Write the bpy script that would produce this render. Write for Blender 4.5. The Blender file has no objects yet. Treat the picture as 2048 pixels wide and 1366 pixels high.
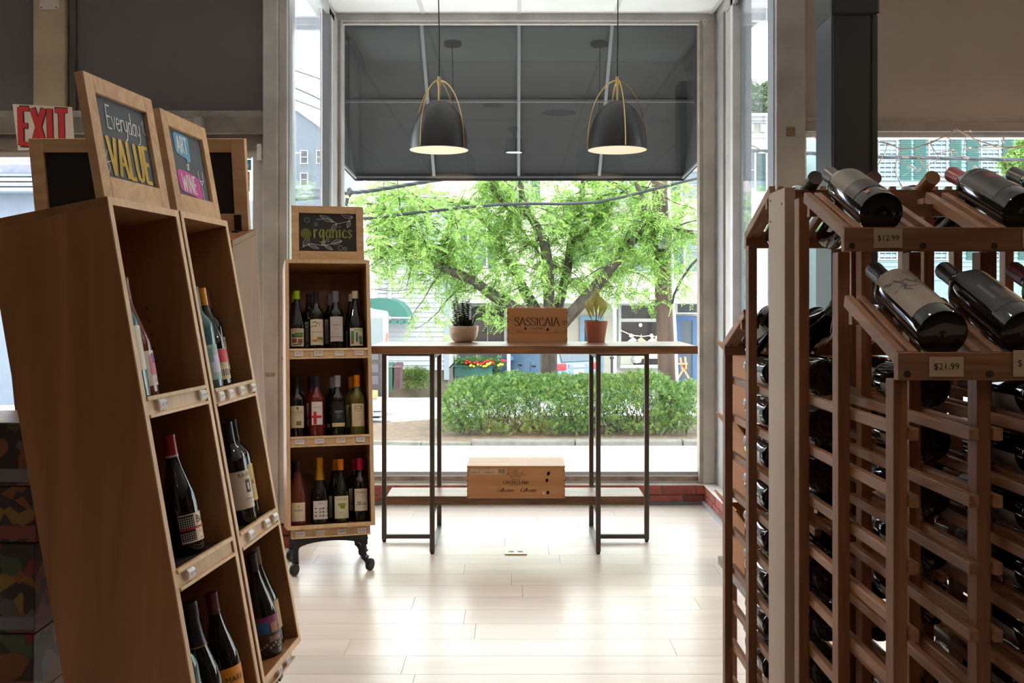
import bpy, math, random
import numpy as np
from mathutils import Matrix, Vector, Euler
random.seed(7); rng = np.random.default_rng(7)
S = bpy.context.scene
COL = S.collection
# ---------------------------------------------------------------- camera, sky, light, exposure
F, CX, HY, HC = 1991.0, 1032.0, 600.0, 1.301       # focal length in pixels, vanishing point, eye height (m)
cam = bpy.data.cameras.new('camera'); camo = bpy.data.objects.new('camera', cam); COL.objects.link(camo)
cam.sensor_width = 36.0; cam.lens = 36.0 * F / 2048
cam.shift_x = -(CX - 1024) / 2048; cam.shift_y = (HY - 683) / 2048
cam.clip_start = .05; cam.clip_end = 400
camo.location = (0, 0, HC); camo.rotation_euler = (math.pi / 2, 0, 0)
S.camera = camo
W = bpy.data.worlds.new('sky'); S.world = W; W.use_nodes = True
bg = W.node_tree.nodes['Background']; bg.inputs[0].default_value = (.93, .97, 1, 1); bg.inputs[1].default_value = 7.2
S.view_settings.view_transform = 'Standard'; S.view_settings.look = 'None'
S.view_settings.gamma = 1; S.view_settings.exposure = 0.25; S.view_settings.use_curve_mapping = False
S.cycles.max_bounces = 10; S.cycles.transparent_max_bounces = 24; S.cycles.diffuse_bounces = 5
S.cycles.sample_clamp_indirect = 6

def P(x, y, Y):
    "the point at depth Y that the camera sees at pixel x, y"
    return Vector(((x - CX) / F * Y, Y, HC - (y - HY) / F * Y))

LW = [5, 12, 18, 2, 2.5, 2, 2, 2]      # watts of the ceiling downlights; all after the first are added fill
PW = 4                              # watts of each pendant bulb
# ---------------------------------------------------------------- materials
MATS = {}
def L(c):
    return tuple((v / 255 / 12.92 if v <= 10 else ((v / 255 + .055) / 1.055) ** 2.4) for v in c) + (1,)
def mat(name, col, rough=.5, metal=0, var=0, vscale=6, bump=0, bscale=60, spec=.5, coat=0, rand=0, emit=None, es=0, stretch=(1, 1, 1), trans=0, island=0, col2=None):
    if name in MATS: return MATS[name]
    m = bpy.data.materials.new(name); m.use_nodes = True; MATS[name] = m
    nt = m.node_tree; b = nt.nodes['Principled BSDF']
    c = tuple(col) + ((1,) if len(col) == 3 else ())
    b.inputs['Base Color'].default_value = c
    b.inputs['Roughness'].default_value = rough; b.inputs['Metallic'].default_value = metal
    b.inputs['Specular IOR Level'].default_value = spec
    if coat: b.inputs['Coat Weight'].default_value = coat; b.inputs['Coat Roughness'].default_value = .05
    if trans: b.inputs['Transmission Weight'].default_value = trans
    if emit: b.inputs['Emission Color'].default_value = tuple(emit) + (1,); b.inputs['Emission Strength'].default_value = es
    N = nt.nodes.new; K = nt.links.new
    src = None
    if var or bump:
        tc = N('ShaderNodeTexCoord'); mp = N('ShaderNodeMapping'); mp.inputs['Scale'].default_value = stretch
        K(tc.outputs['Object'], mp.inputs['Vector'])
        oi = N('ShaderNodeObjectInfo'); vm = N('ShaderNodeVectorMath'); vm.operation = 'ADD'
        mu = N('ShaderNodeMath'); mu.operation = 'MULTIPLY'; mu.inputs[1].default_value = 37 if rand else 0
        K(oi.outputs['Random'], mu.inputs[0]); K(mp.outputs[0], vm.inputs[0]); K(mu.outputs[0], vm.inputs[1])
    if var:
        no = N('ShaderNodeTexNoise'); no.inputs['Scale'].default_value = vscale; no.inputs['Detail'].default_value = 5
        K(vm.outputs[0], no.inputs['Vector'])
        cr = N('ShaderNodeValToRGB'); e = cr.color_ramp.elements
        e[0].position = .3; e[1].position = .7
        c2 = tuple(col2) + (1,) if col2 else None
        e[0].color = tuple(v * (1 - var) for v in c[:3]) + (1,) if not c2 else c2
        e[1].color = tuple(min(1, v * (1 + var * .6)) for v in c[:3]) + (1,) if not c2 else c
        K(no.outputs['Fac'], cr.inputs[0]); src = cr.outputs[0]
    if rand or island:
        hs = N('ShaderNodeHueSaturation'); mr = N('ShaderNodeMapRange')
        a = island or rand
        mr.inputs[3].default_value = 1 - a; mr.inputs[4].default_value = 1 + a
        if island:
            g = N('ShaderNodeNewGeometry'); K(g.outputs['Random Per Island'], mr.inputs[0])
        else:
            oi2 = N('ShaderNodeObjectInfo'); K(oi2.outputs['Random'], mr.inputs[0])
        K(mr.outputs[0], hs.inputs['Value'])
        if src: K(src, hs.inputs['Color'])
        else: hs.inputs['Color'].default_value = c
        src = hs.outputs[0]
    if src: K(src, b.inputs['Base Color'])
    if bump:
        n2 = N('ShaderNodeTexNoise'); n2.inputs['Scale'].default_value = bscale; n2.inputs['Detail'].default_value = 3
        K(vm.outputs[0], n2.inputs['Vector']); bp = N('ShaderNodeBump'); bp.inputs['Strength'].default_value = bump
        bp.inputs['Distance'].default_value = .01
        K(n2.outputs['Fac'], bp.inputs['Height']); K(bp.outputs[0], b.inputs['Normal'])
    return m
def wood(name, light, dark, axis=2, scale=9, rough=.5, rand=.1, knots=False):
    "procedural timber: grain drawn out along one axis, with a slow figure over it"
    if name in MATS: return MATS[name]
    m = bpy.data.materials.new(name); m.use_nodes = True; MATS[name] = m
    nt = m.node_tree; b = nt.nodes['Principled BSDF']; b.inputs['Roughness'].default_value = rough
    N = nt.nodes.new; K = nt.links.new
    tc = N('ShaderNodeTexCoord'); mp = N('ShaderNodeMapping')
    st = [1.0, 1.0, 1.0]; st[axis] = .07; mp.inputs['Scale'].default_value = st
    oi = N('ShaderNodeObjectInfo'); mu = N('ShaderNodeMath'); mu.operation = 'MULTIPLY'; mu.inputs[1].default_value = 41
    vm = N('ShaderNodeVectorMath'); K(oi.outputs['Random'], mu.inputs[0])
    K(tc.outputs['Object'], mp.inputs['Vector']); K(mp.outputs[0], vm.inputs[0]); K(mu.outputs[0], vm.inputs[1])
    n1 = N('ShaderNodeTexNoise'); n1.inputs['Scale'].default_value = scale; n1.inputs['Detail'].default_value = 3; n1.inputs['Distortion'].default_value = .6
    n2 = N('ShaderNodeTexNoise'); n2.inputs['Scale'].default_value = scale * 12; n2.inputs['Detail'].default_value = 4
    K(vm.outputs[0], n1.inputs['Vector']); K(vm.outputs[0], n2.inputs['Vector'])
    w = N('ShaderNodeMath'); w.operation = 'MULTIPLY'; w.inputs[1].default_value = 9; K(n1.outputs['Fac'], w.inputs[0])
    sn = N('ShaderNodeMath'); sn.operation = 'PINGPONG'; sn.inputs[1].default_value = 1; K(w.outputs[0], sn.inputs[0])
    mx = N('ShaderNodeMath'); mx.operation = 'MULTIPLY_ADD'; mx.inputs[1].default_value = .5; K(sn.outputs[0], mx.inputs[0])
    hf = N('ShaderNodeMath'); hf.operation = 'MULTIPLY'; hf.inputs[1].default_value = .55; K(n2.outputs['Fac'], hf.inputs[0]); K(hf.outputs[0], mx.inputs[2])
    cr = N('ShaderNodeValToRGB'); e = cr.color_ramp.elements; e[0].position = .15; e[1].position = .85
    e[0].color = tuple(dark) + (1,); e[1].color = tuple(light) + (1,)
    K(mx.outputs[0], cr.inputs[0])
    hs = N('ShaderNodeHueSaturation'); mr = N('ShaderNodeMapRange'); mr.inputs[3].default_value = 1 - rand; mr.inputs[4].default_value = 1 + rand
    K(oi.outputs['Random'], mr.inputs[0]); K(mr.outputs[0], hs.inputs['Value']); K(cr.outputs[0], hs.inputs['Color'])
    K(hs.outputs[0], b.inputs['Base Color'])
    bp = N('ShaderNodeBump'); bp.inputs['Strength'].default_value = .15; bp.inputs['Distance'].default_value = .003
    K(n2.outputs['Fac'], bp.inputs['Height']); K(bp.outputs[0], b.inputs['Normal'])
    return m
def leafmat(name, c, transl, island=.35):
    if name in MATS: return MATS[name]
    m = bpy.data.materials.new(name); m.use_nodes = True; MATS[name] = m
    nt = m.node_tree; b = nt.nodes['Principled BSDF']; out = nt.nodes['Material Output']
    N = nt.nodes.new; K = nt.links.new
    g = N('ShaderNodeNewGeometry'); cr = N('ShaderNodeValToRGB'); e = cr.color_ramp.elements
    e[0].color = tuple(v * (1 - island) for v in c) + (1,); e[1].color = tuple(min(1, v * (1 + island)) for v in c) + (1,)
    K(g.outputs['Random Per Island'], cr.inputs[0]); K(cr.outputs[0], b.inputs['Base Color']); b.inputs['Roughness'].default_value = .55
    t = N('ShaderNodeBsdfTranslucent'); mi = N('ShaderNodeMixShader'); mi.inputs[0].default_value = transl
    K(cr.outputs[0], t.inputs[0]); K(b.outputs[0], mi.inputs[1]); K(t.outputs[0], mi.inputs[2]); K(mi.outputs[0], out.inputs[0])
    return m
def paneglass(name, tint=(.97, .99, .98), haze=0.0):
    "thin window pane: clear with a Fresnel reflection, a little dust on it"
    if name in MATS: return MATS[name]
    m = bpy.data.materials.new(name); m.use_nodes = True; MATS[name] = m
    nt = m.node_tree; nt.nodes.remove(nt.nodes['Principled BSDF']); out = nt.nodes['Material Output']
    N = nt.nodes.new; K = nt.links.new
    t = N('ShaderNodeBsdfTransparent'); t.inputs[0].default_value = tint + (1,)
    g = N('ShaderNodeBsdfGlossy'); g.inputs['Roughness'].default_value = 0.0
    fr = N('ShaderNodeFresnel'); ge = N('ShaderNodeNewGeometry'); ir = N('ShaderNodeMapRange'); ir.inputs[3].default_value = 1.5; ir.inputs[4].default_value = 1 / 1.5
    K(ge.outputs['Backfacing'], ir.inputs[0]); K(ir.outputs[0], fr.inputs[0])     # the back face of the sheet reflects like the front
    m2 = N('ShaderNodeMath'); m2.operation = 'MULTIPLY'; m2.inputs[1].default_value = 1.0; K(fr.outputs[0], m2.inputs[0])
    mi = N('ShaderNodeMixShader'); K(m2.outputs[0], mi.inputs[0]); K(t.outputs[0], mi.inputs[1]); K(g.outputs[0], mi.inputs[2])
    d = N('ShaderNodeBsdfTranslucent'); d.inputs[0].default_value = (.8, .85, .9, 1)
    m3 = N('ShaderNodeMixShader'); m3.inputs[0].default_value = haze
    K(mi.outputs[0], m3.inputs[1]); K(d.outputs[0], m3.inputs[2]); K(m3.outputs[0], out.inputs[0])
    return m

PLY = wood('ply_shaded', (.34, .155, .058), (.23, .095, .032), 2, 4, .42)  # tower panels: the shade on the plywood is put into this darker colour
PLYE = wood('ply_lit', (.76, .55, .33), (.62, .41, .22), 2, 14, .5)  # same plywood on the front edges, with the light on them in the colour
PINE = wood('pine_frame', (.66, .42, .22), (.50, .29, .13), 0, 8, .5)
RACK = wood('rack_redwood', (.36, .155, .070), (.20, .075, .032), 2, 16, .55, .16)
RACKY = wood('rack_redwood_lengthwise', (.42, .21, .105), (.23, .10, .046), 1, 16, .55, .16)
RACKX = wood('rack_redwood_crosswise', (.36, .175, .09), (.21, .09, .045), 0, 16, .55, .16)
WALNUT = wood('walnut_slab', (.30, .15, .075), (.10, .045, .022), 0, 12, .33, .05)
CRATE = wood('crate_pine', (.58, .30, .13), (.46, .21, .08), 0, 7, .5, .06)
FLOORM = wood('floor_maple', (.80, .72, .65), (.70, .61, .54), 0, 5, .28, .045)
STEEL = mat('bronze_steel', (.085, .070, .056), .42, .3)
BLACK = mat('black_steel', (.012, .012, .012), .45, .3)
RUB = mat('black_rubber', (.01, .01, .01), .6)
BRASS = mat('brushed_brass', (.62, .42, .16), .28, 1)
SHADE = mat('matt_black_shade', (.018, .017, .018), .36)
SHIN = mat('cream_shade_lining', (.88, .56, .34), .6)
CORD = mat('black_cord', (.01, .01, .01), .6)
FRAMEM = mat('painted_frame_grey', (.50, .475, .44), .5, 0, .22, 5, .1, 30)
FRAMED = mat('weathered_frame', (.30, .27, .23), .6, 0, .35, 9, .2, 40)
FRAMEW = mat('white_stop', (.72, .70, .68), .5, 0, .1, 8)
ALU = mat('aluminium_stop', (.5, .5, .5), .35, .7)
PANEL = mat('grey_wall_panel', (.125, .113, .112), .7, 0, .08, 2, .04, 90)
PANELR = mat('taupe_wall_panel', (.40, .315, .255), .7, 0, .08, 2, .04, 90)
BEIGE = mat('beige_pilaster', (.42, .33, .21), .6, 0, .18, 4, .06, 30)
CEIL = mat('ceiling_tile', (.86, .85, .84), .9, 0, .05, 3)
GRID = mat('ceiling_grid', (.62, .61, .60), .5)
BRICK = mat('red_brick', (.30, .075, .052), .75, 0, .3, 18, .3, 60, rand=.25)
MORTAR = mat('mortar', (.35, .32, .29), .9, 0, .2, 20)
BTOP = mat('painted_brick_top', (.72, .68, .64), .6, 0, .15, 8)
BASEB = mat('grey_vinyl_base', (.33, .34, .35), .4)
COLM = mat('charcoal_column', (.012, .012, .013), .45)
GLASS = paneglass('window_glass')
CHALK = mat('chalkboard_black', (.008, .008, .009), .62)
SLATE = mat('chalkboard_slate', (.075, .088, .105), .6, 0, .12, 6)
CWHITE = mat('chalk_white', (.75, .75, .73), .9)
CYEL = mat('chalk_yellow', (.62, .42, .09), .9, 0, .3, 14)
CBLUE = mat('chalk_blue', (.13, .40, .62), .9, 0, .15, 14)
CPINK = mat('chalk_pink', (.62, .10, .38), .9, 0, .15, 14)
CGREEN = mat('chalk_olive', (.24, .26, .06), .9, 0, .25, 14)
WHITE = mat('tag_white', (.74, .73, .72), .35)
INK = mat('black_ink', (.015, .013, .012), .6)
TAGC = mat('kraft_tag', (.60, .47, .32), .55)
REDP = mat('exit_red', (.50, .015, .02), .5)
SIGNW = mat('sign_white', (.66, .58, .50), .5)
BRAND = mat('burnt_brand', (.055, .02, .012), .7)

# ---------------------------------------------------------------- geometry helpers
OFF = {}     # where each thing's Empty stands, so its parts can be written in world metres
class MB:
    def __init__(s): s.v = []; s.f = []; s.m = []; s.mi = 0
    def add(s, vs, fs):
        o = len(s.v); s.v += [tuple(v) for v in vs]; s.f += [tuple(i + o for i in f) for f in fs]; s.m += [s.mi] * len(fs); return s
    def box(s, a, b, R=None, t=None):
        "axis box between corners a and b; R, t place it"
        vs = [Vector((x, y, z)) for z in (a[2], b[2]) for y in (a[1], b[1]) for x in (a[0], b[0])]
        if R is not None: vs = [R @ v for v in vs]
        if t is not None: vs = [v + Vector(t) for v in vs]
        return s.add(vs, [(0, 2, 3, 1), (4, 5, 7, 6), (0, 1, 5, 4), (2, 6, 7, 3), (0, 4, 6, 2), (1, 3, 7, 5)])
    def hexa(s, p):
        return s.add(p, [(0, 2, 3, 1), (4, 5, 7, 6), (0, 1, 5, 4), (2, 6, 7, 3), (0, 4, 6, 2), (1, 3, 7, 5)])
    def bar(s, p, q, w, h=None, up=(0, 0, 1)):
        "square bar from p to q, w across, h along up"
        p = Vector(p); q = Vector(q); h = h or w; d = (q - p).normalized(); u = Vector(up)
        x = d.cross(u)
        if x.length < 1e-4: x = d.cross(Vector((0, 1, 0)))
        x.normalize(); u = x.cross(d)
        vs = [c + x * i * w / 2 + u * j * h / 2 for c in (p, q) for j in (-1, 1) for i in (-1, 1)]
        return s.hexa(vs)
    def tube(s, pts, r, n=8, cap=True):
        pts = [Vector(p) for p in pts]; rs = r if hasattr(r, '__len__') else [r] * len(pts)
        rings = []; prev = None
        for i, p in enumerate(pts):
            d = (pts[min(i + 1, len(pts) - 1)] - pts[max(i - 1, 0)]).normalized()
            a = prev if prev is not None else (Vector((0, 0, 1)) if abs(d.z) < .9 else Vector((1, 0, 0)))
            a = (a - d * a.dot(d)); a = a.normalized() if a.length > 1e-5 else d.orthogonal().normalized(); prev = a; b = d.cross(a)
            rings.append([p + (a * math.cos(2 * math.pi * k / n) + b * math.sin(2 * math.pi * k / n)) * rs[i] for k in range(n)])
        vs = [v for r_ in rings for v in r_]; fs = []
        for i in range(len(pts) - 1):
            for k in range(n): fs.append((i * n + k, i * n + (k + 1) % n, (i + 1) * n + (k + 1) % n, (i + 1) * n + k))
        if cap: fs.append(tuple(range(n))[::-1]); fs.append(tuple(range((len(pts) - 1) * n, len(pts) * n)))
        return s.add(vs, fs)
    def lathe(s, prof, c=(0, 0, 0), n=24, M=None):
        vs = []; fs = []
        for r, z in prof:
            for k in range(n):
                a = 2 * math.pi * k / n; v = Vector((r * math.cos(a), r * math.sin(a), z)); v = (M @ v) if M else v
                vs.append(v + Vector(c))
        for i in range(len(prof) - 1):
            for k in range(n): fs.append((i * n + k, i * n + (k + 1) % n, (i + 1) * n + (k + 1) % n, (i + 1) * n + k))
        if prof[0][0] > 1e-5: fs.append(tuple(range(n))[::-1])
        if prof[-1][0] > 1e-5: fs.append(tuple(range((len(prof) - 1) * n, len(prof) * n)))
        return s.add(vs, fs)
    def prism(s, poly, M, t):
        "2-D outline in the x-y plane of M, drawn out t along its normal"
        n = len(poly); vs = [M @ Vector((x, y, 0)) for x, y in poly] + [M @ Vector((x, y, t)) for x, y in poly]
        fs = [tuple(range(n))[::-1], tuple(range(n, 2 * n))] + [(i, (i + 1) % n, n + (i + 1) % n, n + i) for i in range(n)]
        return s.add(vs, fs)
    def build(s, name, m, parent=None, smooth=False, bevel=0, loc=None, kind=None, label=None, raw=False):
        me = bpy.data.meshes.new(name)
        off = Vector(OFF.get(parent.name, (0, 0, 0))) if parent is not None and not raw else Vector((0, 0, 0))
        vs = [(v[0] - off.x, v[1] - off.y, v[2] - off.z) for v in s.v] if off.length else s.v
        me.from_pydata(vs, [], s.f)
        for mm in (m if isinstance(m, (list, tuple)) else [m]): me.materials.append(mm)
        if isinstance(m, (list, tuple)): me.polygons.foreach_set('material_index', s.m)
        if smooth:
            me.polygons.foreach_set('use_smooth', [True] * len(me.polygons)); me.set_sharp_from_angle(angle=math.radians(40))
        me.update()
        o = bpy.data.objects.new(name, me); COL.objects.link(o)
        if parent is not None:
            o.parent = parent
            if parent.name in OFF: OFF[o.name] = OFF[parent.name]
        if loc is not None: o.location = loc
        if bevel:
            bv = o.modifiers.new('edge', 'BEVEL'); bv.width = bevel; bv.segments = 2; bv.limit_method = 'ANGLE'
        if kind: o['kind'] = kind
        if label: o['label'] = label
        return o
def thing(name, label, cat, loc=(0, 0, 0), group=None, local=False):
    "an Empty at the thing's base; its parts are built in world metres and parented to it"
    o = bpy.data.objects.new(name, None); COL.objects.link(o); o.empty_display_size = .05
    o.location = loc; o['label'] = label; o['category'] = cat
    if not local: OFF[o.name] = tuple(loc)
    if group: o['group'] = group
    return o
def tag(o, label, cat, group=None):
    o['label'] = label; o['category'] = cat
    if group: o['group'] = group
    return o
def struct(name, mb, m, parent=None, **k):
    o = mb.build(name, m, parent, **k)
    if parent is None: o['kind'] = 'structure'
    return o
def dup(root, M, label=None, group=None):
    "copy of a thing with its parts and sub-parts, sharing meshes"
    r = root.copy(); COL.objects.link(r); r.matrix_basis = M
    if label: r['label'] = label
    if group: r['group'] = group
    for ch in list(root.children):
        c = ch.copy(); COL.objects.link(c); c.parent = r
        for g in ch.children:
            d = g.copy(); COL.objects.link(d); d.parent = c
    return r
def basis(o, x, y, z):
    M = Matrix.Identity(4)
    for i, a in enumerate((x, y, z, o)):
        for j in range(3): M[j][i] = a[j]
    return M
# ---------------------------------------------------------------- lettering
_tx = {}
def text2d(s, size=1.0):
    "flat outline of a line of type, centred on 0,0: vertices and faces"
    if s not in _tx:
        cu = bpy.data.curves.new('t', 'FONT'); cu.body = s; cu.size = 1; cu.align_x = 'CENTER'; cu.align_y = 'CENTER'; cu.resolution_u = 2
        ob = bpy.data.objects.new('t', cu); me = ob.to_mesh()
        _tx[s] = ([(v.co.x, v.co.y) for v in me.vertices], [tuple(p.vertices) for p in me.polygons])
        ob.to_mesh_clear(); bpy.data.objects.remove(ob); bpy.data.curves.remove(cu)
    v, f = _tx[s]
    return [(x * size, y * size) for x, y in v], f
def text(mb, s, size, M, sx=1.0):
    v, f = text2d(s, size); return mb.add([M @ Vector((x * sx, y, 0)) for x, y in v], f)
arc = lambda cx, cy, rx, ry, a, b, n=10: [(cx + rx * math.cos(math.radians(a + (b - a) * i / n)), cy + ry * math.sin(math.radians(a + (b - a) * i / n))) for i in range(n + 1)]
G = {  # stroke letters, cap height 1: (advance, strokes)
 'A': (.72, [[(0, 0), (.33, 1)], [(.33, 1), (.68, 0)], [(.12, .34), (.56, .34)]]),
 'S': (.6, [[(.53, .80), (.45, .95), (.29, 1), (.12, .93), (.05, .76), (.13, .61), (.31, .51), (.48, .39), (.54, .24), (.46, .07), (.28, 0), (.11, .05), (.03, .22)]]),
 'I': (.3, [[(.12, 0), (.12, 1)]]), 'L': (.55, [[(.08, 1), (.08, 0)], [(.08, 0), (.48, 0)]]),
 'C': (.66, [[(.58, .78), (.47, .96), (.31, 1), (.13, .88), (.05, .62), (.05, .38), (.13, .12), (.31, 0), (.48, .04), (.6, .2)]]),
 'T': (.64, [[(0, 1), (.6, 1)], [(.3, 1), (.3, 0)]]), 'N': (.74, [[(.08, 0), (.08, 1)], [(.08, 1), (.6, 0)], [(.6, 0), (.6, 1)]]),
 'E': (.58, [[(.08, 1), (.08, 0)], [(.08, 1), (.5, 1)], [(.08, .52), (.42, .52)], [(.08, 0), (.52, 0)]]),
 'V': (.66, [[(0, 1), (.3, 0)], [(.3, 0), (.62, 1)]]), 'U': (.68, [[(.06, 1), (.06, .3), (.15, .06), (.32, 0), (.49, .06), (.58, .3), (.58, 1)]]),
 'X': (.66, [[(.02, 1), (.6, 0)], [(.6, 1), (.02, 0)]]), 'R': (.64, [[(.08, 0), (.08, 1)], [(.08, 1), (.4, 1), (.54, .86), (.5, .6), (.38, .52), (.08, .5)], [(.3, .5), (.58, 0)]]),
 'W': (.96, [[(0, 1), (.22, 0)], [(.22, 0), (.44, .85)], [(.44, .85), (.66, 0)], [(.66, 0), (.9, 1)]]),
 'O': (.78, [arc(.36, .5, .32, .5, 90, 450, 18)]), 'B': (.6, [[(.08, 0), (.08, 1)], [(.08, 1), (.4, .95), (.46, .75), (.36, .54), (.08, .52)], [(.36, .54), (.52, .4), (.5, .12), (.38, 0), (.08, 0)]]),
 'e': (.5, [[(.06, .3), (.42, .34), (.4, .5), (.24, .58), (.08, .46), (.05, .24), (.14, .05), (.3, 0), (.44, .1)]]),
 'v': (.46, [[(.02, .56), (.2, 0), (.4, .58)]]), 'r': (.4, [[(.08, .56), (.08, 0)], [(.08, .38), (.2, .54), (.36, .54)]]),
 'y': (.48, [[(.04, .56), (.08, .2), (.2, .08), (.38, .2)], [(.42, .58), (.36, 0), (.26, -.28), (.08, -.34)]]),
 'd': (.52, [[(.42, .5), (.2, .56), (.05, .3), (.14, .02), (.34, .06), (.42, .3)], [(.42, 1), (.42, 0)]]),
 'a': (.52, [[(.4, .5), (.2, .56), (.05, .3), (.14, .02), (.3, .04), (.4, .2)], [(.4, .58), (.4, .1), (.48, 0)]]),
 'o': (.5, [arc(.24, .28, .19, .28, 90, 450, 12)]), 'f': (.36, [[(.34, .92), (.2, 1), (.12, .8), (.12, 0)], [(0, .55), (.3, .55)]]),
 'g': (.52, [[(.4, .5), (.2, .56), (.05, .3), (.14, .04), (.32, .08), (.42, .5)], [(.42, .56), (.42, -.12), (.3, -.32), (.08, -.28)]]),
 'n': (.52, [[(.06, .56), (.06, 0)], [(.06, .36), (.2, .56), (.38, .5), (.42, 0)]]), 'i': (.22, [[(.08, .56), (.08, 0)], [(.08, .74), (.09, .78)]]),
 'c': (.44, [[(.38, .46), (.22, .57), (.06, .36), (.08, .12), (.24, 0), (.4, .1)]]), 's': (.42, [[(.34, .48), (.2, .58), (.06, .46), (.2, .3), (.34, .16), (.2, 0), (.03, .1)]]),
 'l': (.24, [[(.12, .3), (.2, .95), (.1, .9), (.08, .1), (.18, 0)]]), 'z': (.42, [[(.05, .54), (.34, .54), (.05, 0), (.38, 0)]]),
 "'": (.2, [[(.1, 1.05), (.06, .85)]]), ' ': (.35, [])}
def strokes(mb, lines, M, w, wt=None, serif=0, shear=0):
    "ribbons along 2-D polylines; w = width, wt = width of horizontal runs"
    wt = w if wt is None else wt
    for k, ln in enumerate(lines):
        p = [Vector((x + y * shear, y)) for x, y in ln]; n = len(p); vs = []
        for i in range(n):
            d = (p[min(i + 1, n - 1)] - p[max(i - 1, 0)]);
            if d.length < 1e-6: d = Vector((1, 0))
            d.normalize(); nn = Vector((-d.y, d.x)); ww = (wt + (w - wt) * abs(d.y)) / 2
            e = d * (w * .15 if i in (0, n - 1) else 0) * (1 if i else -1)
            z = k * 2e-5
            vs += [M @ Vector((p[i].x + nn.x * ww + e.x, p[i].y + nn.y * ww + e.y, z)), M @ Vector((p[i].x - nn.x * ww + e.x, p[i].y - nn.y * ww + e.y, z))]
        mb.add(vs, [(2 * i, 2 * i + 1, 2 * i + 3, 2 * i + 2) for i in range(n - 1)])
        if serif:
            for q in (p[0], p[-1]):
                mb.add([M @ Vector((q.x + a, q.y + b, 1e-5)) for a, b in ((-serif, -wt / 2), (serif, -wt / 2), (serif, wt / 2), (-serif, wt / 2))], [(0, 1, 2, 3)])
def word(mb, s, h, M, w, wt=None, serif=0, shear=0, sx=1.0, track=0, x0=None):
    "a word in stroke letters, centred on M's origin along x, baseline at y=0"
    tot = sum(G[c][0] * sx + track for c in s) * h; x = -tot / 2 if x0 is None else x0
    for c in s:
        a, st = G[c]
        strokes(mb, [[(x + px * sx * h, py * h) for px, py in ln] for ln in st], M, w, wt, serif if c in 'ATINELVRXMIU' else 0, shear)
        x += (a * sx + track) * h
# ================================================================ THE ROOM
ZC = 3.12; YW = 5.22; YB = 6.32            # ceiling height, shop-front wall, bay window
XL, XR = -1.13, 1.27                       # bay side walls
# floor boards
fl = struct('floor', MB().box((-4.3, -4.2, -.12), (4.3, YW + .1, -.004)).box((-1.3, YW + .1, -.12), (1.45, 6.42, -.004)), mat('subfloor_gap', (.16, .12, .09), .8))
bw = .18; lens = 1.22; k = 0
proto = {}
for i in range(37):
    y0 = 6.34 - (i + 1) * bw; off = (i * .47 + (.21 if i % 3 else .73)) % lens
    x = -3.6 - off
    while x < 3.6:
        a, b_ = max(x, -3.6), min(x + lens, 3.6); x += lens
        if y0 + .01 > YW - .05: a, b_ = max(a, XL - .06), min(b_, XR + .06)
        if b_ - a < .05: continue
        q = round(b_ - a, 3)
        if q not in proto:
            o = MB().box((0, .0009, -.012), (q - .0016, bw - .0009, 0)).build('plank', FLOORM, fl); proto[q] = o
        else:
            o = proto[q].copy(); COL.objects.link(o)
        o.location = (a, y0, 0); k += 1
# ceiling grid and tiles
ce = struct('ceiling', MB().box((-4.3, -4.2, ZC + .02), (4.3, YW + .1, ZC + .1)).box((XL - .02, YW + .1, ZC + .02), (XR + .06, 6.5, ZC + .1)), CEIL)
gx = [-3.64 + .61 * i for i in range(13)]; gx = [x + .0 for x in gx]; ys = [6.39, 5.17, 3.95, 2.73, 1.51, .29, -.93, -2.15, -3.37]
gb = MB()
for x in [.02 + .61 * i for i in range(-6, 7)]:
    y1 = 6.4 if XL < x < XR else YW
    gb.box((x - .012, -3.6, ZC - .004), (x + .012, y1, ZC + .012))
for y in ys[1:]:
    gb.box((-3.64, y - .012, ZC - .0035), (3.68, y + .012, ZC + .012))
gb.build('grid_bar', GRID, ce, kind='stuff')
tp = None
for i in range(-6, 6):
    x0 = .02 + .61 * i
    for j in range(8):
        ya, yb = ys[j + 1], ys[j]
        if j == 0 and not (XL - .5 < x0 + .3 < XR + .2): continue
        if tp is None:
            tp = MB().box((.01, .01, 0), (.60, 1.21, .015)).build('tile', CEIL, ce); o = tp
        else: o = tp.copy(); COL.objects.link(o)
        o.location = (x0, ya, ZC + .001)
# walls behind and beside the camera
DW = mat('dim_shop_wall', (.10, .08, .07), .8)
struct('wall_back', MB().box((-4.3, -4.3, -.12), (4.3, -4.2, ZC + .2)), DW)
struct('wall_left', MB().box((-4.4, -4.3, -.12), (-4.3, YW, ZC + .2)), DW)
struct('wall_right', MB().box((4.3, -4.3, -.12), (4.4, YW, ZC + .2)), DW)
# --- shop front, left of the bay: door bay with a panel over it
wl = struct('wall_front_left', MB().box((-4.3, YW, 2.27), (-1.31, YW + .08, ZC)), PANEL)
MB().box((-2.51, YW - .045, 2.24), (-2.345, YW, ZC)).build('pilaster', BEIGE, wl, bevel=.003)
pl = MB().box((-2.475, YW - .05, 2.81), (-2.375, YW - .045, 2.885)).build('cover_plate', mat('plate_white', (.58, .52, .44), .5), wl)
sc = MB()
for x in (-2.465, -2.387):
    for z in (2.82, 2.873): sc.tube([(x, YW - .0515, z), (x, YW - .05, z)], .004, 6)
sc.build('screw', BLACK, pl)
MB().box((-2.335, YW - .02, 2.27), (-2.30, YW, ZC)).build('panel_strip', mat('dark_olive', (.06, .055, .04), .5), wl)
MB().box((-4.3, YW - .05, 2.25), (-1.313, YW, 2.285)).build('header_lip', FRAMED, wl, bevel=.002)
MB().box((-4.3, YW - .06, 2.165), (-1.313, YW, 2.25)).build('header', mat('door_header', (.20, .175, .145), .6, 0, .3, 8), wl, bevel=.003)
MB().box((-4.3, YW - .02, 2.09), (-1.313, YW + .03, 2.165)).build('header_rail', mat('door_header', (0, 0, 0)), wl)
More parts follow.
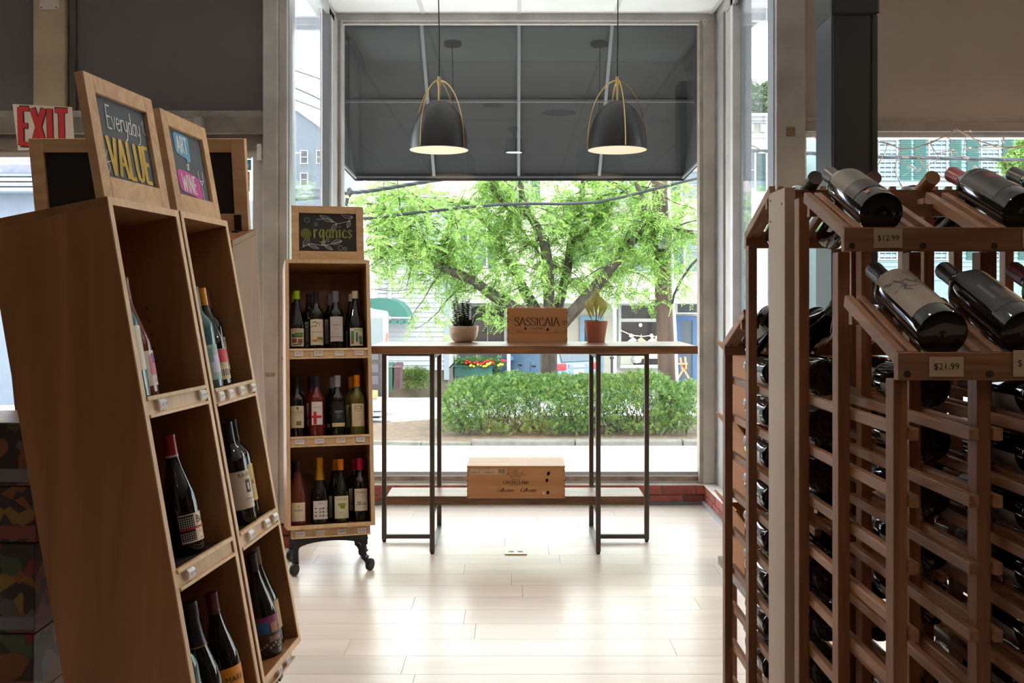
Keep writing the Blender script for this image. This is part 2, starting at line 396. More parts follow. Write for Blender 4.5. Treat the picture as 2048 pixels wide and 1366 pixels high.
c = MB().box((-1.99, YW - .11, 2.18), (-1.65, YW - .055, 2.235)).build('door_closer', mat('closer_grey', (.30, .27, .24), .4, .3), wl, bevel=.006)
MB().box((-1.66, YW - .115, 2.172), (-1.615, YW - .05, 2.242)).build('end_cap', FRAMED, c, bevel=.004)
MB().bar((-1.98, YW - .08, 2.165), (-2.2, YW - .05, 2.15), .014).build('closer_arm', FRAMED, c)
MB().box((-1.352, YW - .035, 2.03), (-1.325, YW - .005, 2.115)).build('door_sensor', WHITE, wl, bevel=.006)
# corner post left of the bay
cp = struct('trim_1', MB().box((-1.313, YW - .06, .14), (-1.235, YW + .1, ZC)).box((-1.235, YW - .045, .14), (-1.19, YW + .12, ZC)), FRAMEM, bevel=.004)
for zz, xx in ((.905, -1.30), (.99, -1.215), (.86, -1.21)):
    MB().box((xx, YW - .0635, zz), (xx + .05, YW - .0455, zz + .018)).build('tape_scrap', mat('old_tape', (.33, .25, .15), .6, 0, .4, 60), cp)
MB().box((-1.19, YW - .02, .14), (-1.184, YW + .12, ZC)).build('edge_strip', ALU, cp)
# door glass with stickers
d1 = struct('door_1', MB().box((-2.95, YW, .0), (-2.80, YW + .05, 2.09)).box((-1.38, YW, .0), (-1.31, YW + .05, 2.16)).box((-2.8, YW, 2.05), (-1.38, YW + .05, 2.09)).box((-2.8, YW, 0), (-1.38, YW + .05, .35)).box((-4.3, YW, 0), (-4.2, YW + .05, 2.09)), FRAMEM)
MB().box((-4.2, YW + .02, .0), (-2.95, YW + .026, 2.09)).build('pane', GLASS, d1)
MB().box((-2.8, YW + .02, .35), (-1.38, YW + .026, 2.05)).build('pane', GLASS, d1)
def sticker(x0, y0, x1, y1, m, lab, words, tm=CWHITE):
    a = P(x0, y1, YW + .012); b = P(x1, y0, YW + .012)
    s = MB().box((a.x, YW + .010, a.z), (b.x, YW + .012, b.z)).build('window_sticker', m); tag(s, lab, 'sticker')
    t = MB(); n = len(words)
    for i, w in enumerate(words):
        z = b.z + (a.z - b.z) * (i + .6) / n
        text(t, w, .03, basis(((a.x + b.x) / 2, YW + .0092, z), (-1, 0, 0), (0, 0, 1), (0, -1, 0)))
    t.build('lettering', tm, s)
sticker(470, 302, 503, 318, mat('sticker_white', (.7, .8, .84), .5), 'white and blue sticker at the top of the door glass', ['SMS'], mat('sticker_blue', (.05, .36, .52), .5))
sticker(472, 319, 503, 341, mat('sticker_blue', (0, 0, 0)), 'bright blue square sticker on the door glass', ['Kate'])
sticker(474, 343, 500, 383, mat('sticker_orange', (.55, .17, .06), .5), 'burnt orange sticker below the blue one on the door glass', ['EAT', 'OUR', 'TALK'], mat('sticker_cream', (.7, .5, .3), .6))
# exit sign hung from the header
ex = thing('exit_sign', 'white EXIT sign with big red letters, hung askew left of the chalkboards', 'sign', (-2.45, YW - .08, 2.1))
q = [P(25, 208, 5.1), P(144, 214, 5.1), P(149, 295, 5.1), P(36, 300, 5.1)]
nrm = Vector((0, .004, 0))
MB().hexa([q[3], q[2], q[3] + nrm, q[2] + nrm, q[0], q[1], q[0] + nrm, q[1] + nrm]).build('board', SIGNW, ex)
Me = basis(P(91, 291, 5.097), Vector((1, 0, -.05)).normalized(), Vector((-.03, 0, 1)).normalized(), (0, -1, 0))
t = MB(); word(t, 'EXIT', .185, Me, .036, .030, sx=.52, track=.07); t.build('lettering_outline', INK, ex)
Me2 = Me.copy(); Me2.translation += Vector((0, -.0015, .003)); t = MB(); word(t, 'EXIT', .18, Me2, .028, .022, sx=.53, track=.08); t.build('lettering', REDP, ex)
# --- shop front, right of the bay: taupe panel above, window below
wr = struct('wall_front_right', MB().box((1.36, YW - .02, 2.175), (4.3, YW + .06, ZC)), PANELR)
MB().box((1.47, YW - .05, 2.225), (4.3, YW - .01, 2.25)).build('panel_lip', mat('taupe_lip', (.30, .24, .19), .6, 0, .2, 9), wr, bevel=.003)
MB().box((1.47, YW - .06, 2.175), (4.3, YW, 2.225)).build('header', mat('taupe_header', (.25, .205, .175), .6, 0, .2, 6), wr, bevel=.003)
MB().box((1.36, YW, 0), (4.3, YW + .06, .5)).build('low_panel', PANELR, wr)
pr = struct('trim_2', MB().box((1.34, YW - .10, .14), (1.49, YW + .06, ZC)), mat('post_taupe', (.36, .32, .285), .55, 0, .18, 5), bevel=.004)
MB().box((1.334, YW - .06, .14), (1.34, YW + .06, ZC)).build('edge_strip', mat('edge_bluegrey', (.27, .28, .31), .5), pr)
MB().box((1.39, YW - .104, 2.145), (1.435, YW - .10, 2.19)).build('bracket_scar', mat('scar_brown', (.20, .12, .06), .7, 0, .4, 60), pr)
w4 = struct('window_4', MB().box((1.49, YW - .02, 2.15), (4.3, YW + .04, 2.175)).box((1.49, YW - .01, .5), (1.52, YW + .04, 2.15)).box((1.49, YW - .02, .5), (4.3, YW + .04, .54)).box((1.73, YW - .01, .54), (1.78, YW + .04, 2.15)), FRAMEW)
MB().box((1.52, YW + .015, .54), (1.73, YW + .02, 2.15)).build('pane', GLASS, w4)
MB().box((1.78, YW + .015, .54), (4.3, YW + .02, 2.15)).build('pane', GLASS, w4)
# --- bay window, knee wall of brick
kn = struct('wall_bay', MB().box((XL - .08, YB + .012, -.1), (XR + .14, YB + .13, .118)).box((XL - .16, YW + .02, -.1), (XL - .062, YB + .1, .118)).box((XR - .063, YW + .02, -.1), (XR + .1, YB + .1, .118)).box((-2.0, YW + .02, -.3), (XL - .1, YW + .12, .118)).box((XR + .05, YW + .02, -.3), (4.3, YW + .12, .118)), MORTAR)
bp_ = {}
def brick(x, y, z, lx, ly, h):
    key = (round(lx, 3), round(ly, 3), h)
    if key not in bp_:
        o = MB().box((0, 0, 0), (lx, ly, h)).build('brick', BRICK, kn, bevel=.003); bp_[key] = o
    else: o = bp_[key].copy(); COL.objects.link(o)
    o.location = (x, y + random.uniform(-.002, .002), z); return o
for c_ in range(2):
    z = .006 + c_ * .062; x = XL - .05 - (.10 if c_ == 0 else .02)
    while x < XR - .02:
        l = min(.203, XR - .02 - x); a = max(x, XL - .062)
        if l - (a - x) > .03: brick(a, YB, z, l - (a - x), .09, .055)
        x += .213
    for sx in (XL - .14, XR - .075):
        y = YW + .0 - (.1 if c_ else 0)
        while y < YB - .01:
            a = max(y, YW + .005); l = min(y + .203, YB - .004) - a
            if l > .03: brick(sx, a, z, .09, l, .055)
            y += .213
    x = -1.44
    while x < XL - .17:
        brick(x, YW - .02, z, .2, .09, .055); x += .21
MB().box((XL - .06, YB - .004, .123), (XR - .0, YB + .10, .132)).box((XL, YB + .05, .132), (XR - .02, YB + .1, .147)).build('painted_ledge', BTOP, kn, bevel=.002)
MB().box((XL - .14, YW + .02, .123), (XL - .048, YB - .004, .132)).build('painted_ledge', BTOP, kn, bevel=.002)
MB().box((XR - .079, YW + .02, .123), (XR + .02, YB - .004, .132)).build('painted_ledge', BTOP, kn, bevel=.002)
struct('baseboard_back', MB().box((XL - .05, YB - .012, 0), (XR - .09, YB, .022)), mat('dark_base', (.13, .135, .14), .5))
struct('baseboard_right', MB().box((XR - .092, YW, 0), (XR - .076, YB - .01, .03)), BASEB)
struct('baseboard_left', MB().box((XL - .05, YW, 0), (XL - .036, YB - .01, .03)), BASEB)
# front bay window
w1 = struct('window_1', MB().box((XL - .03, YB + .0, ZC - .045), (XR, YB + .10, ZC + .03)), FRAMEM, bevel=.002)
gl, gr, gt, gbm = -1.105, 1.165, 3.055, .205
MB().box((gl - .0, YB + .03, gt + .004), (gr, YB + .05, gt + .02)).build('head_stop', FRAMEW, w1)
MB().box((XL - .03, YB + .0, .132), (gl, YB + .10, ZC - .04)).box((gl - .012, YB - .012, .132), (gl - .002, YB + .02, ZC - .04)).build('jamb', FRAMEM, w1, bevel=.003)
MB().box((gr, YB + .0, .132), (gr + .024, YB + .09, ZC - .045)).build('jamb', mat('jamb_tan', (.37, .31, .25), .6, 0, .3, 6), w1, bevel=.003)
MB().box((gr + .024, YB - .004, .132), (gr + .10, YB + .09, ZC - .045)).build('jamb', mat('jamb_pale', (.47, .42, .37), .6, 0, .2, 5), w1, bevel=.004)
MB().box((gr + .10, YB - .03, .132), (gr + .112, YB + .08, ZC - .02)).build('jamb', FRAMED, w1)
MB().box((gl, YB + .05, gbm - .024), (gr, YB + .085, gbm - .003)).build('bottom_stop', mat('stop_grey', (.34, .34, .33), .5), w1)
MB().box((gl, YB + .045, gbm - .032), (gr + .0, YB + .085, gbm - .024)).build('bottom_edge', FRAMEW, w1)
MB().box((XL, YB + .04, .147), (gr + .0, YB + .085, gbm - .032)).build('sill', mat('worn_sill', (.36, .27, .21), .65, 0, .55, 16, .3, 50, col2=(.13, .08, .055)), w1, bevel=.004)
MB().box((gl, YB + .070, gbm - .02), (gr, YB + .075, gt + .02)).build('pane', GLASS, w1)
hook = MB().tube([P(1410, 44, YB - .02) + Vector((.012 * math.cos(a), 0, .014 * math.sin(a))) for a in [i * .6 for i in range(10)]], .003, 6).build('ring_hook', FRAMEW, w1)
# left side window of the bay
w2 = struct('window_2', MB().box((XL - .11, YW + .1, ZC - .05), (XL - .01, YB + .1, ZC + .03)), FRAMEM, bevel=.002)
MB().box((XL - .045, 6.03, .132), (XL - .0, 6.10, ZC - .04)).build('mullion', mat('frame_darkgrey', (.20, .20, .21), .5), w2, bevel=.003)  # dark grey is the mullion's own colour
MB().box((XL - .06, 6.10, .132), (XL + .0, 6.14, ZC - .04)).build('mullion', FRAMEW, w2, bevel=.003)
MB().box((XL - .08, 6.14, .132), (XL - .0, YB + .02, ZC - .04)).build('corner_post', FRAMEM, w2, bevel=.003)
MB().box((XL - .10, YW + .1, .132), (XL - .0, 6.1, .19)).build('sill', FRAMEM, w2, bevel=.003)
MB().box((XL - .048, YW + .1, .19), (XL - .042, 6.0, ZC - .05)).build('pane', paneglass('side_glass', (.95, .97, .98), .05), w2)
MB().box((XL - .02, YW + .1, ZC - .085), (XL + .0, 6.2, ZC - .045)).build('head_bead', ALU, w2, bevel=.002)
# right side window of the bay
w3 = struct('window_3', MB().box((XR - .0, YW + .0, ZC - .05), (XR + .10, YB + .1, ZC + .03)), FRAMEM, bevel=.002)
MB().box((XR + .045, 5.66, .132), (XR + .07, 5.84, ZC - .04)).build('mullion', mat('frame_bluegrey', (.22, .235, .26), .5), w3, bevel=.003)
MB().box((XR - .0, 5.84, .132), (XR + .07, 5.90, ZC - .04)).build('mullion', FRAMEW, w3, bevel=.003)
MB().box((XR + .005, 5.90, .132), (XR + .07, 6.06, ZC - .04)).build('mullion', FRAMEM, w3, bevel=.003)
MB().box((XR + .02, 6.06, .132), (XR + .08, 6.12, ZC - .04)).build('mullion', FRAMED, w3)
MB().box((XR + .002, 6.12, .132), (XR + .09, YB + .02, ZC - .02)).build('corner_post', mat('post_cool', (.38, .375, .37), .5, 0, .15, 4), w3, bevel=.004)
MB().box((XR + .0, YW + .0, .132), (XR + .10, 6.1, .19)).build('sill', FRAMEM, w3, bevel=.003)
MB().box((XR + .03, YW - .02, .19), (XR + .036, 5.7, ZC - .05)).build('pane', paneglass('side_glass'), w3)
MB().box((XR + .0, YW, ZC - .085), (XR + .02, 6.0, ZC - .045)).build('head_bead', ALU, w3, bevel=.002)
# building above and beside, outside
EXT = mat('store_facade', (.45, .44, .42), .7)
struct('wall_facade', MB().box((-6, YW - .1, ZC + .12), (6, 6.45, 6.5)).box((-6, -4.3, ZC + .12), (6, YW - .1, ZC + .3)).box((-6, YW, -1), (-4.3, YW + .1, 3.3)).box((4.3, YW, -1), (6, YW + .1, 3.3)), EXT)
SOF = mat('white_soffit', (.62, .65, .68), .6)
for nm, xa, xb, yo in (('a', -6, XL - .12, 6.72), ('b', XR + .13, 6, 6.5)):
    so = struct('trim_soffit', MB().box((xa, YW + .1, 3.20), (xb, yo, 3.24)), SOF)
    for i in range(12):
        y = YW + .12 + i * .12
        if y + .115 < yo: MB().box((xa, y, 3.19), (xb, y + .112, 3.2)).build('board', SOF, so)
    MB().box((xa, yo - .02, 3.12), (xb, yo + .02, 3.24)).build('fascia', SOF, so, bevel=.004)
# charcoal column
co = struct('column', MB().box((1.368, 4.30, 0), (1.560, 4.52, 2.53)), COLM)
MB().box((1.358, 4.29, 2.53), (1.570, 4.53, ZC)).build('collar', COLM, co, bevel=.012)
for x in (1.368, 1.536): MB().box((x, 4.292, 0), (x + .024, 4.302, 2.53)).build('corner_bead', COLM, co, bevel=.002)
MB().box((1.362, 4.30, 0), (1.369, 4.52, 2.53)).build('side_panel', mat('column_lit_side', (.06, .064, .075), .35), co)  # window side lighter and bluer than the front: light put into the colour
# ---- ceiling lights
def downlight(x, y, lab, rim=BRASS, e=(1, .72, .42), es=18, r=.055, w=7):
    t = thing('downlight', lab, 'ceiling light', (x, y, ZC), 'recessed ceiling lights')
    MB().lathe([(r * 1.75, ZC - .006), (r * 1.75, ZC), (r, ZC + .0), (r * .95, ZC - .006)], (x, y, 0), 20).build('trim_ring', rim, t, smooth=True)
    MB().lathe([(0, ZC - .004), (r, ZC - .004)], (x, y, 0), 20).build('lamp', mat('lamp_warm', (1, .8, .6), emit=e, es=es), t)
    l = bpy.data.lights.new('downlight_beam', 'AREA'); l.shape = 'DISK'; l.size = .1; l.energy = w; l.color = (1, .74, .50); l.spread = 2.4
    lo = bpy.data.objects.new('downlight_beam', l); COL.objects.link(lo); lo.location = (0, 0, -.01); lo.parent = t
for i, (x, y) in enumerate(((-.22, 3.5), (-2.9, 3.7), (2.7, 3.6), (-1.2, .4), (1.5, .2), (-2.4, -1.6), (0.2, -1.6), (2.6, -1.6))):  # first one is a known lamp; the others are added to fill the room
    downlight(x, y, ['gold rimmed ceiling downlight before the bay window', 'added gold rimmed fill downlight before the exit door', 'added gold rimmed fill downlight before the taupe wall panel', 'added gold rimmed fill downlight behind the left shelf tower', 'added gold rimmed fill downlight behind the bottle rack', 'added gold rimmed fill downlight by the back left corner', 'added gold rimmed fill downlight in the middle by the back wall', 'added gold rimmed fill downlight by the back right corner'][i], w=LW[i])
sp = thing('spot_lamp', 'black can spot lamp with a bright white face under the ceiling', 'ceiling light', (-.02, 2.3, ZC))
MB().lathe([(.0, ZC), (.05, ZC), (.05, ZC - .03), (.012, ZC - .03), (.012, ZC - .12), (.085, ZC - .13), (.10, ZC - .27), (.09, ZC - .27), (.085, ZC - .2), (0, ZC - .2)], (-.02, 2.3, 0), 20).build('can', BLACK, sp, smooth=True)
MB().lathe([(0, ZC - .262), (.09, ZC - .262)], (-.02, 2.3, 0), 20).build('lamp', mat('lamp_cool', (1, 1, 1), emit=(1, .97, .9), es=10), sp)
vn = thing('ceiling_vent', 'round dark ceiling vent between the two pendant lamps', 'vent', (.42, 3.1, ZC))
MB().lathe([(0, ZC - .012), (.10, ZC - .014), (.17, ZC), (.17, ZC + .001)], (.42, 3.1, 0), 24).build('grille', mat('vent_dark', (.05, .05, .05), .6), vn, smooth=True)
# ================================================================ PENDANTS
def pendant(x, y, rot, lab):
    zr = 2.17; t = thing('pendant_lamp', lab, 'lamp', (x, y, ZC), 'pendant lamps over the bar table'); c = (x, y, 0)
    R = .171; H = .285
    prof = [(R, zr)] + [(R * math.cos(a * math.pi / 2) ** .95, zr + H * math.sin(a * math.pi / 2)) for a in [i / 14 for i in range(1, 14)]] + [(.006, zr + H)]
    sh = MB().lathe(prof, c, 40).build('lamp_shade', SHADE, t, smooth=True)
    MB().lathe([(r * .985 - .0005 if r > .02 else 0, z - .003 + .002 * (z == zr)) for r, z in prof], c, 40).build('shade_lining', SHIN, sh, smooth=True)
    for k in range(4):
        a = rot + k * math.pi / 2; d = Vector((math.cos(a), math.sin(a), 0)); pts = []
        for i in range(15):
            u = i / 14; r = (R + .004) * (math.sin(u * math.pi / 2) ** 1.1) ; z = zr + .004 + (H + .115) * (math.cos(u * math.pi / 2) ** .9)
            pts.append(Vector(c) + d * max(r, .006) + Vector((0, 0, z)))
        MB().tube(pts, .0036, 6).build('brass_rib', BRASS, t, smooth=True)
    MB().tube([(x, y, zr + H - .01), (x, y, zr + H + .09)], .006, 10).tube([(x, y, zr + H + .09), (x, y, zr + H + .14)], .0095, 12).build('stem', BRASS, t, smooth=True)
    MB().tube([(x, y, zr + H + .13), (x + .002, y, 2.8), (x - .004 * (1 if x < 0 else -1), y, ZC - .03)], .0035, 6).build('cord', CORD, t, smooth=True)
    MB().lathe([(.062, ZC), (.062, ZC - .026), (.058, ZC - .03), (0, ZC - .03)], c, 28).build('canopy', mat('aged_brass', (.16, .13, .06), .45, .8), t, smooth=True)
    MB().lathe([(0, zr + .02 + .07), (.03, zr + .08), (.035, zr + .12), (.02, zr + .17), (.012, zr + .2)], c, 14).build('bulb', mat('bulb_warm', (1, .85, .65), emit=(1, .70, .42), es=22), t, smooth=True)
    l = bpy.data.lights.new('bulb_light', 'POINT'); l.energy = PW; l.color = (1, .70, .44); l.shadow_soft_size = .03
    lo = bpy.data.objects.new('bulb_light', l); COL.objects.link(lo); lo.location = (0, 0, zr + .06 - ZC); lo.parent = t
pendant(-.446, 5.77, 1.01, 'black dome pendant lamp with brass ribs above the potted succulents')
pendant(.587, 5.77, .157, 'black dome pendant lamp with brass ribs above the terracotta pot')
# ================================================================ BAR TABLE
bt = thing('bar_table', 'high walnut bar table on bronze metal frames in the bay', 'table', (0, 5.35, 0))
MB().box((-.752, 5.06, 1.026), (.925, 5.62, 1.067)).build('tabletop', WALNUT, bt, bevel=.003)
for s, xf, xo in ((-1, -.429, -.709), (1, .421, .703)):
    for y, n in ((5.10, 'front'), (5.57, 'rear')):
        MB().box((xf - .0125, y - .0125, .012), (xf + .0125, y + .0125, 1.026)).build('leg', STEEL, bt, bevel=.003)
        MB().lathe([(.009, 0), (.0105, .004), (.0105, .014)], (xf, y, 0), 12).build('foot', RUB, bt)
    MB().box((xo - .0125, 5.345, .012), (xo + .0125, 5.37, 1.026)).build('leg', STEEL, bt, bevel=.003)
    MB().lathe([(.009, 0), (.0105, .004), (.0105, .014)], (xo, 5.357, 0), 12).build('foot', RUB, bt)
    for z in (.03, .218, 1.012):
        MB().box((xf - .012, 5.1125, z - .011), (xf + .012, 5.5575, z + .011)).build('rail', STEEL, bt)
    for z in (.03, 1.012):
        a, b_ = sorted((xf + s * .0125, xo - s * .0125)); MB().box((a, 5.347, z - .011), (b_, 5.368, z + .011)).build('rail', STEEL, bt)
MB().box((-.68, 5.2, .230), (.673, 5.45, .275)).build('footrest_plank', WALNUT, bt, bevel=.004)
# outlet in the floor
oc = thing('floor_outlet', 'brass floor outlet plate set in the pale boards under the table', 'outlet', (0, 5.125, 0))
op = MB().box((-.058, 5.075, .0), (.056, 5.175, .006)).build('plate', mat('outlet_brass', (.62, .52, .30), .35, .6), oc, bevel=.002)
for x in (-.024, .022):
    MB().lathe([(0, .0068), (.016, .0068), (.017, .006)], (x, 5.125, 0), 16).build('socket', BLACK, oc)
# ================================================================ WINE CRATES
def crate(x0, x1, y0, y1, z0, z1, name, lab, lid=True, ears=(4, 4)):
    t = thing(name, lab, 'crate', ((x0 + x1) / 2, (y0 + y1) / 2, z0)); th = .009
    MB().box((x0, y0, z0), (x1, y0 + th, z1)).build('front_panel', CRATE, t, bevel=.001)
    MB().box((x0, y1 - th, z0), (x1, y1, z1)).build('back_panel', CRATE, t)
    MB().box((x0, y0 + th, z0), (x0 + th, y1 - th, z1)).build('side_panel', CRATE, t)
    MB().box((x1 - th, y0 + th, z0), (x1, y1 - th, z1)).build('side_panel', CRATE, t)
    MB().box((x0 + th, y0 + th, z0), (x1 - th, y1 - th, z0 + th)).build('base_panel', CRATE, t)
    if lid: MB().box((x0 - .001, y0 - .003, z1 + .0005), (x1 + .002, y1, z1 + .008)).build('lid', CRATE, t, bevel=.001)
    n = ears[0]; h = (z1 - z0) / (2 * n)
    for sx in (0, 1):
        m = MB()
        for i in range(n):
            z = z0 + h * (2 * i + .6); xa = x0 if sx == 0 else x1 - th * .6
            m.box((xa, y0 - .0006, z), (xa + th * .6, y0 + .001, z + h * .55))
        m.build('finger_joint', mat('end_grain', (.14, .055, .02), .7), t, kind='stuff')
    return t
ZT = 1.067
bx = crate(-.049, .281, 5.45, 5.62, ZT, 1.2565, 'wine_crate', 'small pine wine crate lettered SASSICAIA on the bar table', False)
M = basis((.113, 5.4493, ZT + .115), (1, 0, 0), (0, 0, 1), (0, -1, 0))
t = MB(); word(t, 'SASSICAIA', .045, basis((.116, 5.4493, ZT + .093), (1, 0, 0), (0, 0, 1), (0, -1, 0)), .0056, .0019, .0055, sx=1.0, track=.03)
text(t, 'BOLGHERI', .0125, basis((.118, 5.4493, ZT + .079), (1, 0, 0), (0, 0, 1), (0, -1, 0)))
text(t, 'ITALIA', .0125, basis((.02, 5.4493, ZT + .060), (1, 0, 0), (0, 0, 1), (0, -1, 0)))
text(t, '2021', .0125, basis((.222, 5.4493, ZT + .060), (1, 0, 0), (0, 0, 1), (0, -1, 0)))
t.build('lettering', BRAND, bx)
kn_ = mat('pine_knot', (.12, .035, .012), .7)
def knots(t, pts, y):
    for x, z, r, q in pts:
        MB().lathe([(0, 0), (r, 0)], (0, 0, 0), 12, M=basis((0, 0, 0), (1, 0, q), (0, 0, 1.3), (0, -1, 0))).build('knot', kn_, t, raw=True, loc=(x - OFF[t.name][0], y - OFF[t.name][1], z - OFF[t.name][2]))
knots(bx, [(.265, ZT + .116, .004, .1), (.268, ZT + .101, .003, 0), (.052, ZT + .078, .005, .4), (.173, ZT + .072, .006, .5), (.258, ZT + .103, .003, 0)], 5.4487)
bc = crate(-.253, .253, 5.145, 5.43, .2755, .436, 'wine_crate', 'long pine wine crate lettered CASTELLANI on the footrest plank', True, (6, 6))
t = MB(); N_ = (0, -1, 0)
word(t, 'CASTELLANI', .0155, basis((0, 5.1443, .350), (1, 0, 0), (0, 0, 1), N_), .0032, .0014, .002, sx=1.25, track=.1)
text(t, 'FAMIGLIA', .009, basis((-.002, 5.1443, .374), (1, 0, 0), (0, 0, 1), N_), 1.2)
text(t, 'VIGNAIOLI DAL 1903', .005, basis((-.002, 5.1443, .3445), (1, 0, 0), (0, 0, 1), N_), 1.2)
word(t, 'Collezione', .022, basis((-.058, 5.1443, .309), (1, 0, 0), (0, 0, 1), N_), .0022, .001, sx=.92, shear=.35)
word(t, 'Collesano', .022, basis((.062, 5.1443, .309), (1, 0, 0), (0, 0, 1), N_), .0022, .001, sx=.92, shear=.35)
Mc = basis((-.003, 5.1443, .402), (1, 0, 0), (0, 0, 1), N_)
cr_ = [arc(0, 0, .013, .015, 0, 360, 14), [(-.008, .013), (-.010, .024), (-.004, .019), (0, .026), (.004, .019), (.010, .024), (.008, .013)], [(-.006, -.004), (.006, -.004)], [(0, -.01), (0, .01)], [(-.006, .005), (.006, .005)]]
for s_ in (-1, 1):
    cr_ += [[(s_ * .014, -.004), (s_ * .026, .007), (s_ * .036, .0), (s_ * .046, -.006), (s_ * .058, -.002)], [(s_ * .016, -.012), (s_ * .03, -.006), (s_ * .042, .007), (s_ * .036, .01), (s_ * .030, .005)], [(s_ * .01, -.017), (s_ * .02, -.016), (s_ * .03, -.010)]]
strokes(t, cr_, Mc, .0018, .0014)
t.build('lettering', BRAND, bc)
lb = MB().box((-.238, 5.1436, .400), (-.05, 5.1447, .431)).build('paper_label', mat('label_kraft', (.62, .44, .26), .6), bc)
t = MB(); text(t, '83380-23', .0125, basis((-.21, 5.1432, .409), (1, 0, 0), (0, 0, 1), N_)); text(t, 'CHIANTI', .0135, basis((-.14, 5.1432, .409), (1, 0, 0), (0, 0, 1), N_))
text(t, '2021   CASTELLANI COLLESANO', .006, basis((-.172, 5.1432, .425), (1, 0, 0), (0, 0, 1), N_))
for i, w_ in enumerate((1, 2, 1, 3, 1, 1, 2, 1, 3, 1, 2, 1)):
    x = -.092 + i * .0032; t.box((x, 5.1431, .404), (x + .0009 * w_, 5.1435, .428))
t.build('lettering', INK, lb)
knots(bc, [(.168, .404, .008, .5), (.160, .369, .007, .1), (.165, .306, .007, .3)], 5.1437)
MB().box((.138, 5.1436, .296), (.150, 5.1444, .31)).box((.118, 5.1436, .411), (.124, 5.1444, .413)).build('paper_scrap', SIGNW, bc)
# ================================================================ POTTED PLANTS
sb = thing('potted_succulents', 'cream ribbed bowl planted with dark green succulents on the bar table', 'plant', (-.292, 5.54, ZT))
c = (-.292, 5.54, 0)
MB().lathe([(0, ZT), (.046, ZT), (.060, ZT + .008), (.076, ZT + .035), (.083, ZT + .065), (.084, ZT + .090), (.080, ZT + .090), (.078, ZT + .07)], c, 36).build('bowl', mat('cream_ceramic', (.62, .50, .38), .45), sb, smooth=True)
m = MB()
for s_ in range(-6, 7):
    for sg in (-1, 1):
        pts = []
        for i in range(6):
            a = -math.pi / 2 + (s_ * .13 + sg * i * .05); r = .0745 + .0095 * (i / 5) ** .6; z = ZT + .032 + i * .0095
            pts.append((c[0] + r * math.cos(a), c[1] + r * math.sin(a), z))
        m.tube(pts, .0009, 4)
m.build('relief_line', MATS['cream_ceramic'], sb, kind='stuff')
MB().lathe([(0, ZT + .078), (.079, ZT + .076)], c, 24).build('soil', mat('potting_soil', (.035, .022, .014), .95), sb)
SUC = leafmat('succulent_green', (.028, .050, .018), .1, .5); SUC2 = leafmat('jade_brown', (.13, .125, .035), .12, .5)
for x0, y0, z, r in ((-.052, 0, .16, 17), (-.02, .02, .185, 17), (.0, -.02, .165, 13), (.02, .01, .17, 15), (.033, .0, .16, 12), (-.005, .03, .15, 12)):
    m = MB(); lean = random.uniform(-.02, .02) + (x0 * .45 if x0 < 0 else 0)
    tip = Vector((c[0] + x0 + lean, c[1] + y0, ZT + .07 + z)); base = Vector((c[0] + x0 * .7, c[1] + y0, ZT + .07))
    m.tube([base, (base + tip) / 2 + Vector((.004, 0, 0)), tip], [.003, .0025, .0015], 5)
    for i in range(r):
        u = (i + 2) / (r + 2); q = base.lerp(tip, u)
        for k in range(4):
            a = i * 1.1 + k * math.pi / 2; d = Vector((math.cos(a), math.sin(a), .35)).normalized(); s_ = Vector((-math.sin(a), math.cos(a), 0)); l = .031 * (1.15 - .5 * u)
            m.add([q, q + d * l * .6 + s_ * l * .42, q + d * l, q + d * l * .6 - s_ * l * .42], [(0, 1, 2, 3)])
    m.build('jade_stem', SUC2 if r > 13 else SUC, sb)
m = MB()
for i in range(46):
    a = random.uniform(0, 2 * math.pi); cx_ = random.choice([-.04, .0, .045, .05]); el = random.uniform(.35, 1.25); l = random.uniform(.05, .105)
    q = Vector((c[0] + cx_ * .9, c[1] + random.uniform(-.04, .03), ZT + .076)); d = Vector((math.cos(a) * math.cos(el), math.sin(a) * math.cos(el) * .7, math.sin(el)))
    s_ = d.cross(Vector((0, 0, 1))).normalized() * .006; t_ = Vector((0, 0, -.02)) * (1 - el)
    m.add([q + s_, q - s_, q + d * l * .6 - s_ * .8, q + d * l * .6 + s_ * .8, q + d * l + t_], [(0, 1, 2, 3), (3, 2, 4)])
    m.add([q + Vector((0, 0, .003)), q + d * l * .6 + Vector((0, 0, -.004)), q + d * l + t_], [(0, 1, 2)])
m.build('spiky_leaves', SUC, sb, kind='stuff')
tp_ = thing('potted_croton', 'terracotta pot with one drooping yellow leafed plant on the bar table', 'plant', (.445, 5.54, ZT)); c = Vector((.445, 5.54, 0))
MB().lathe([(0, ZT), (.046, ZT), (.0475, ZT + .002), (.066, ZT + .117), (.062, ZT + .117), (.058, ZT + .1)], c, 36).build('pot', mat('terracotta', (.46, .17, .10), .7, 0, .15, 8, .05, 60), tp_, smooth=True)
MB().lathe([(0, ZT + .104), (.059, ZT + .104)], c, 24).build('soil', MATS['potting_soil'], tp_)
MB().tube([c + Vector((0, 0, ZT + .1)), c + Vector((.003, 0, ZT + .17)), c + Vector((.001, 0, ZT + .25)), c + Vector((-.004, 0, ZT + .30)), c + Vector((-.022, 0, ZT + .325))], [.003, .003, .0028, .002, .001], 6).build('stem', mat('plant_stem', (.06, .045, .03), .7), tp_, smooth=True)
LY = leafmat('leaf_yellow', (.46, .42, .12), .35, .35); LYV = leafmat('leaf_vein', (.20, .22, .05), .2, .1)
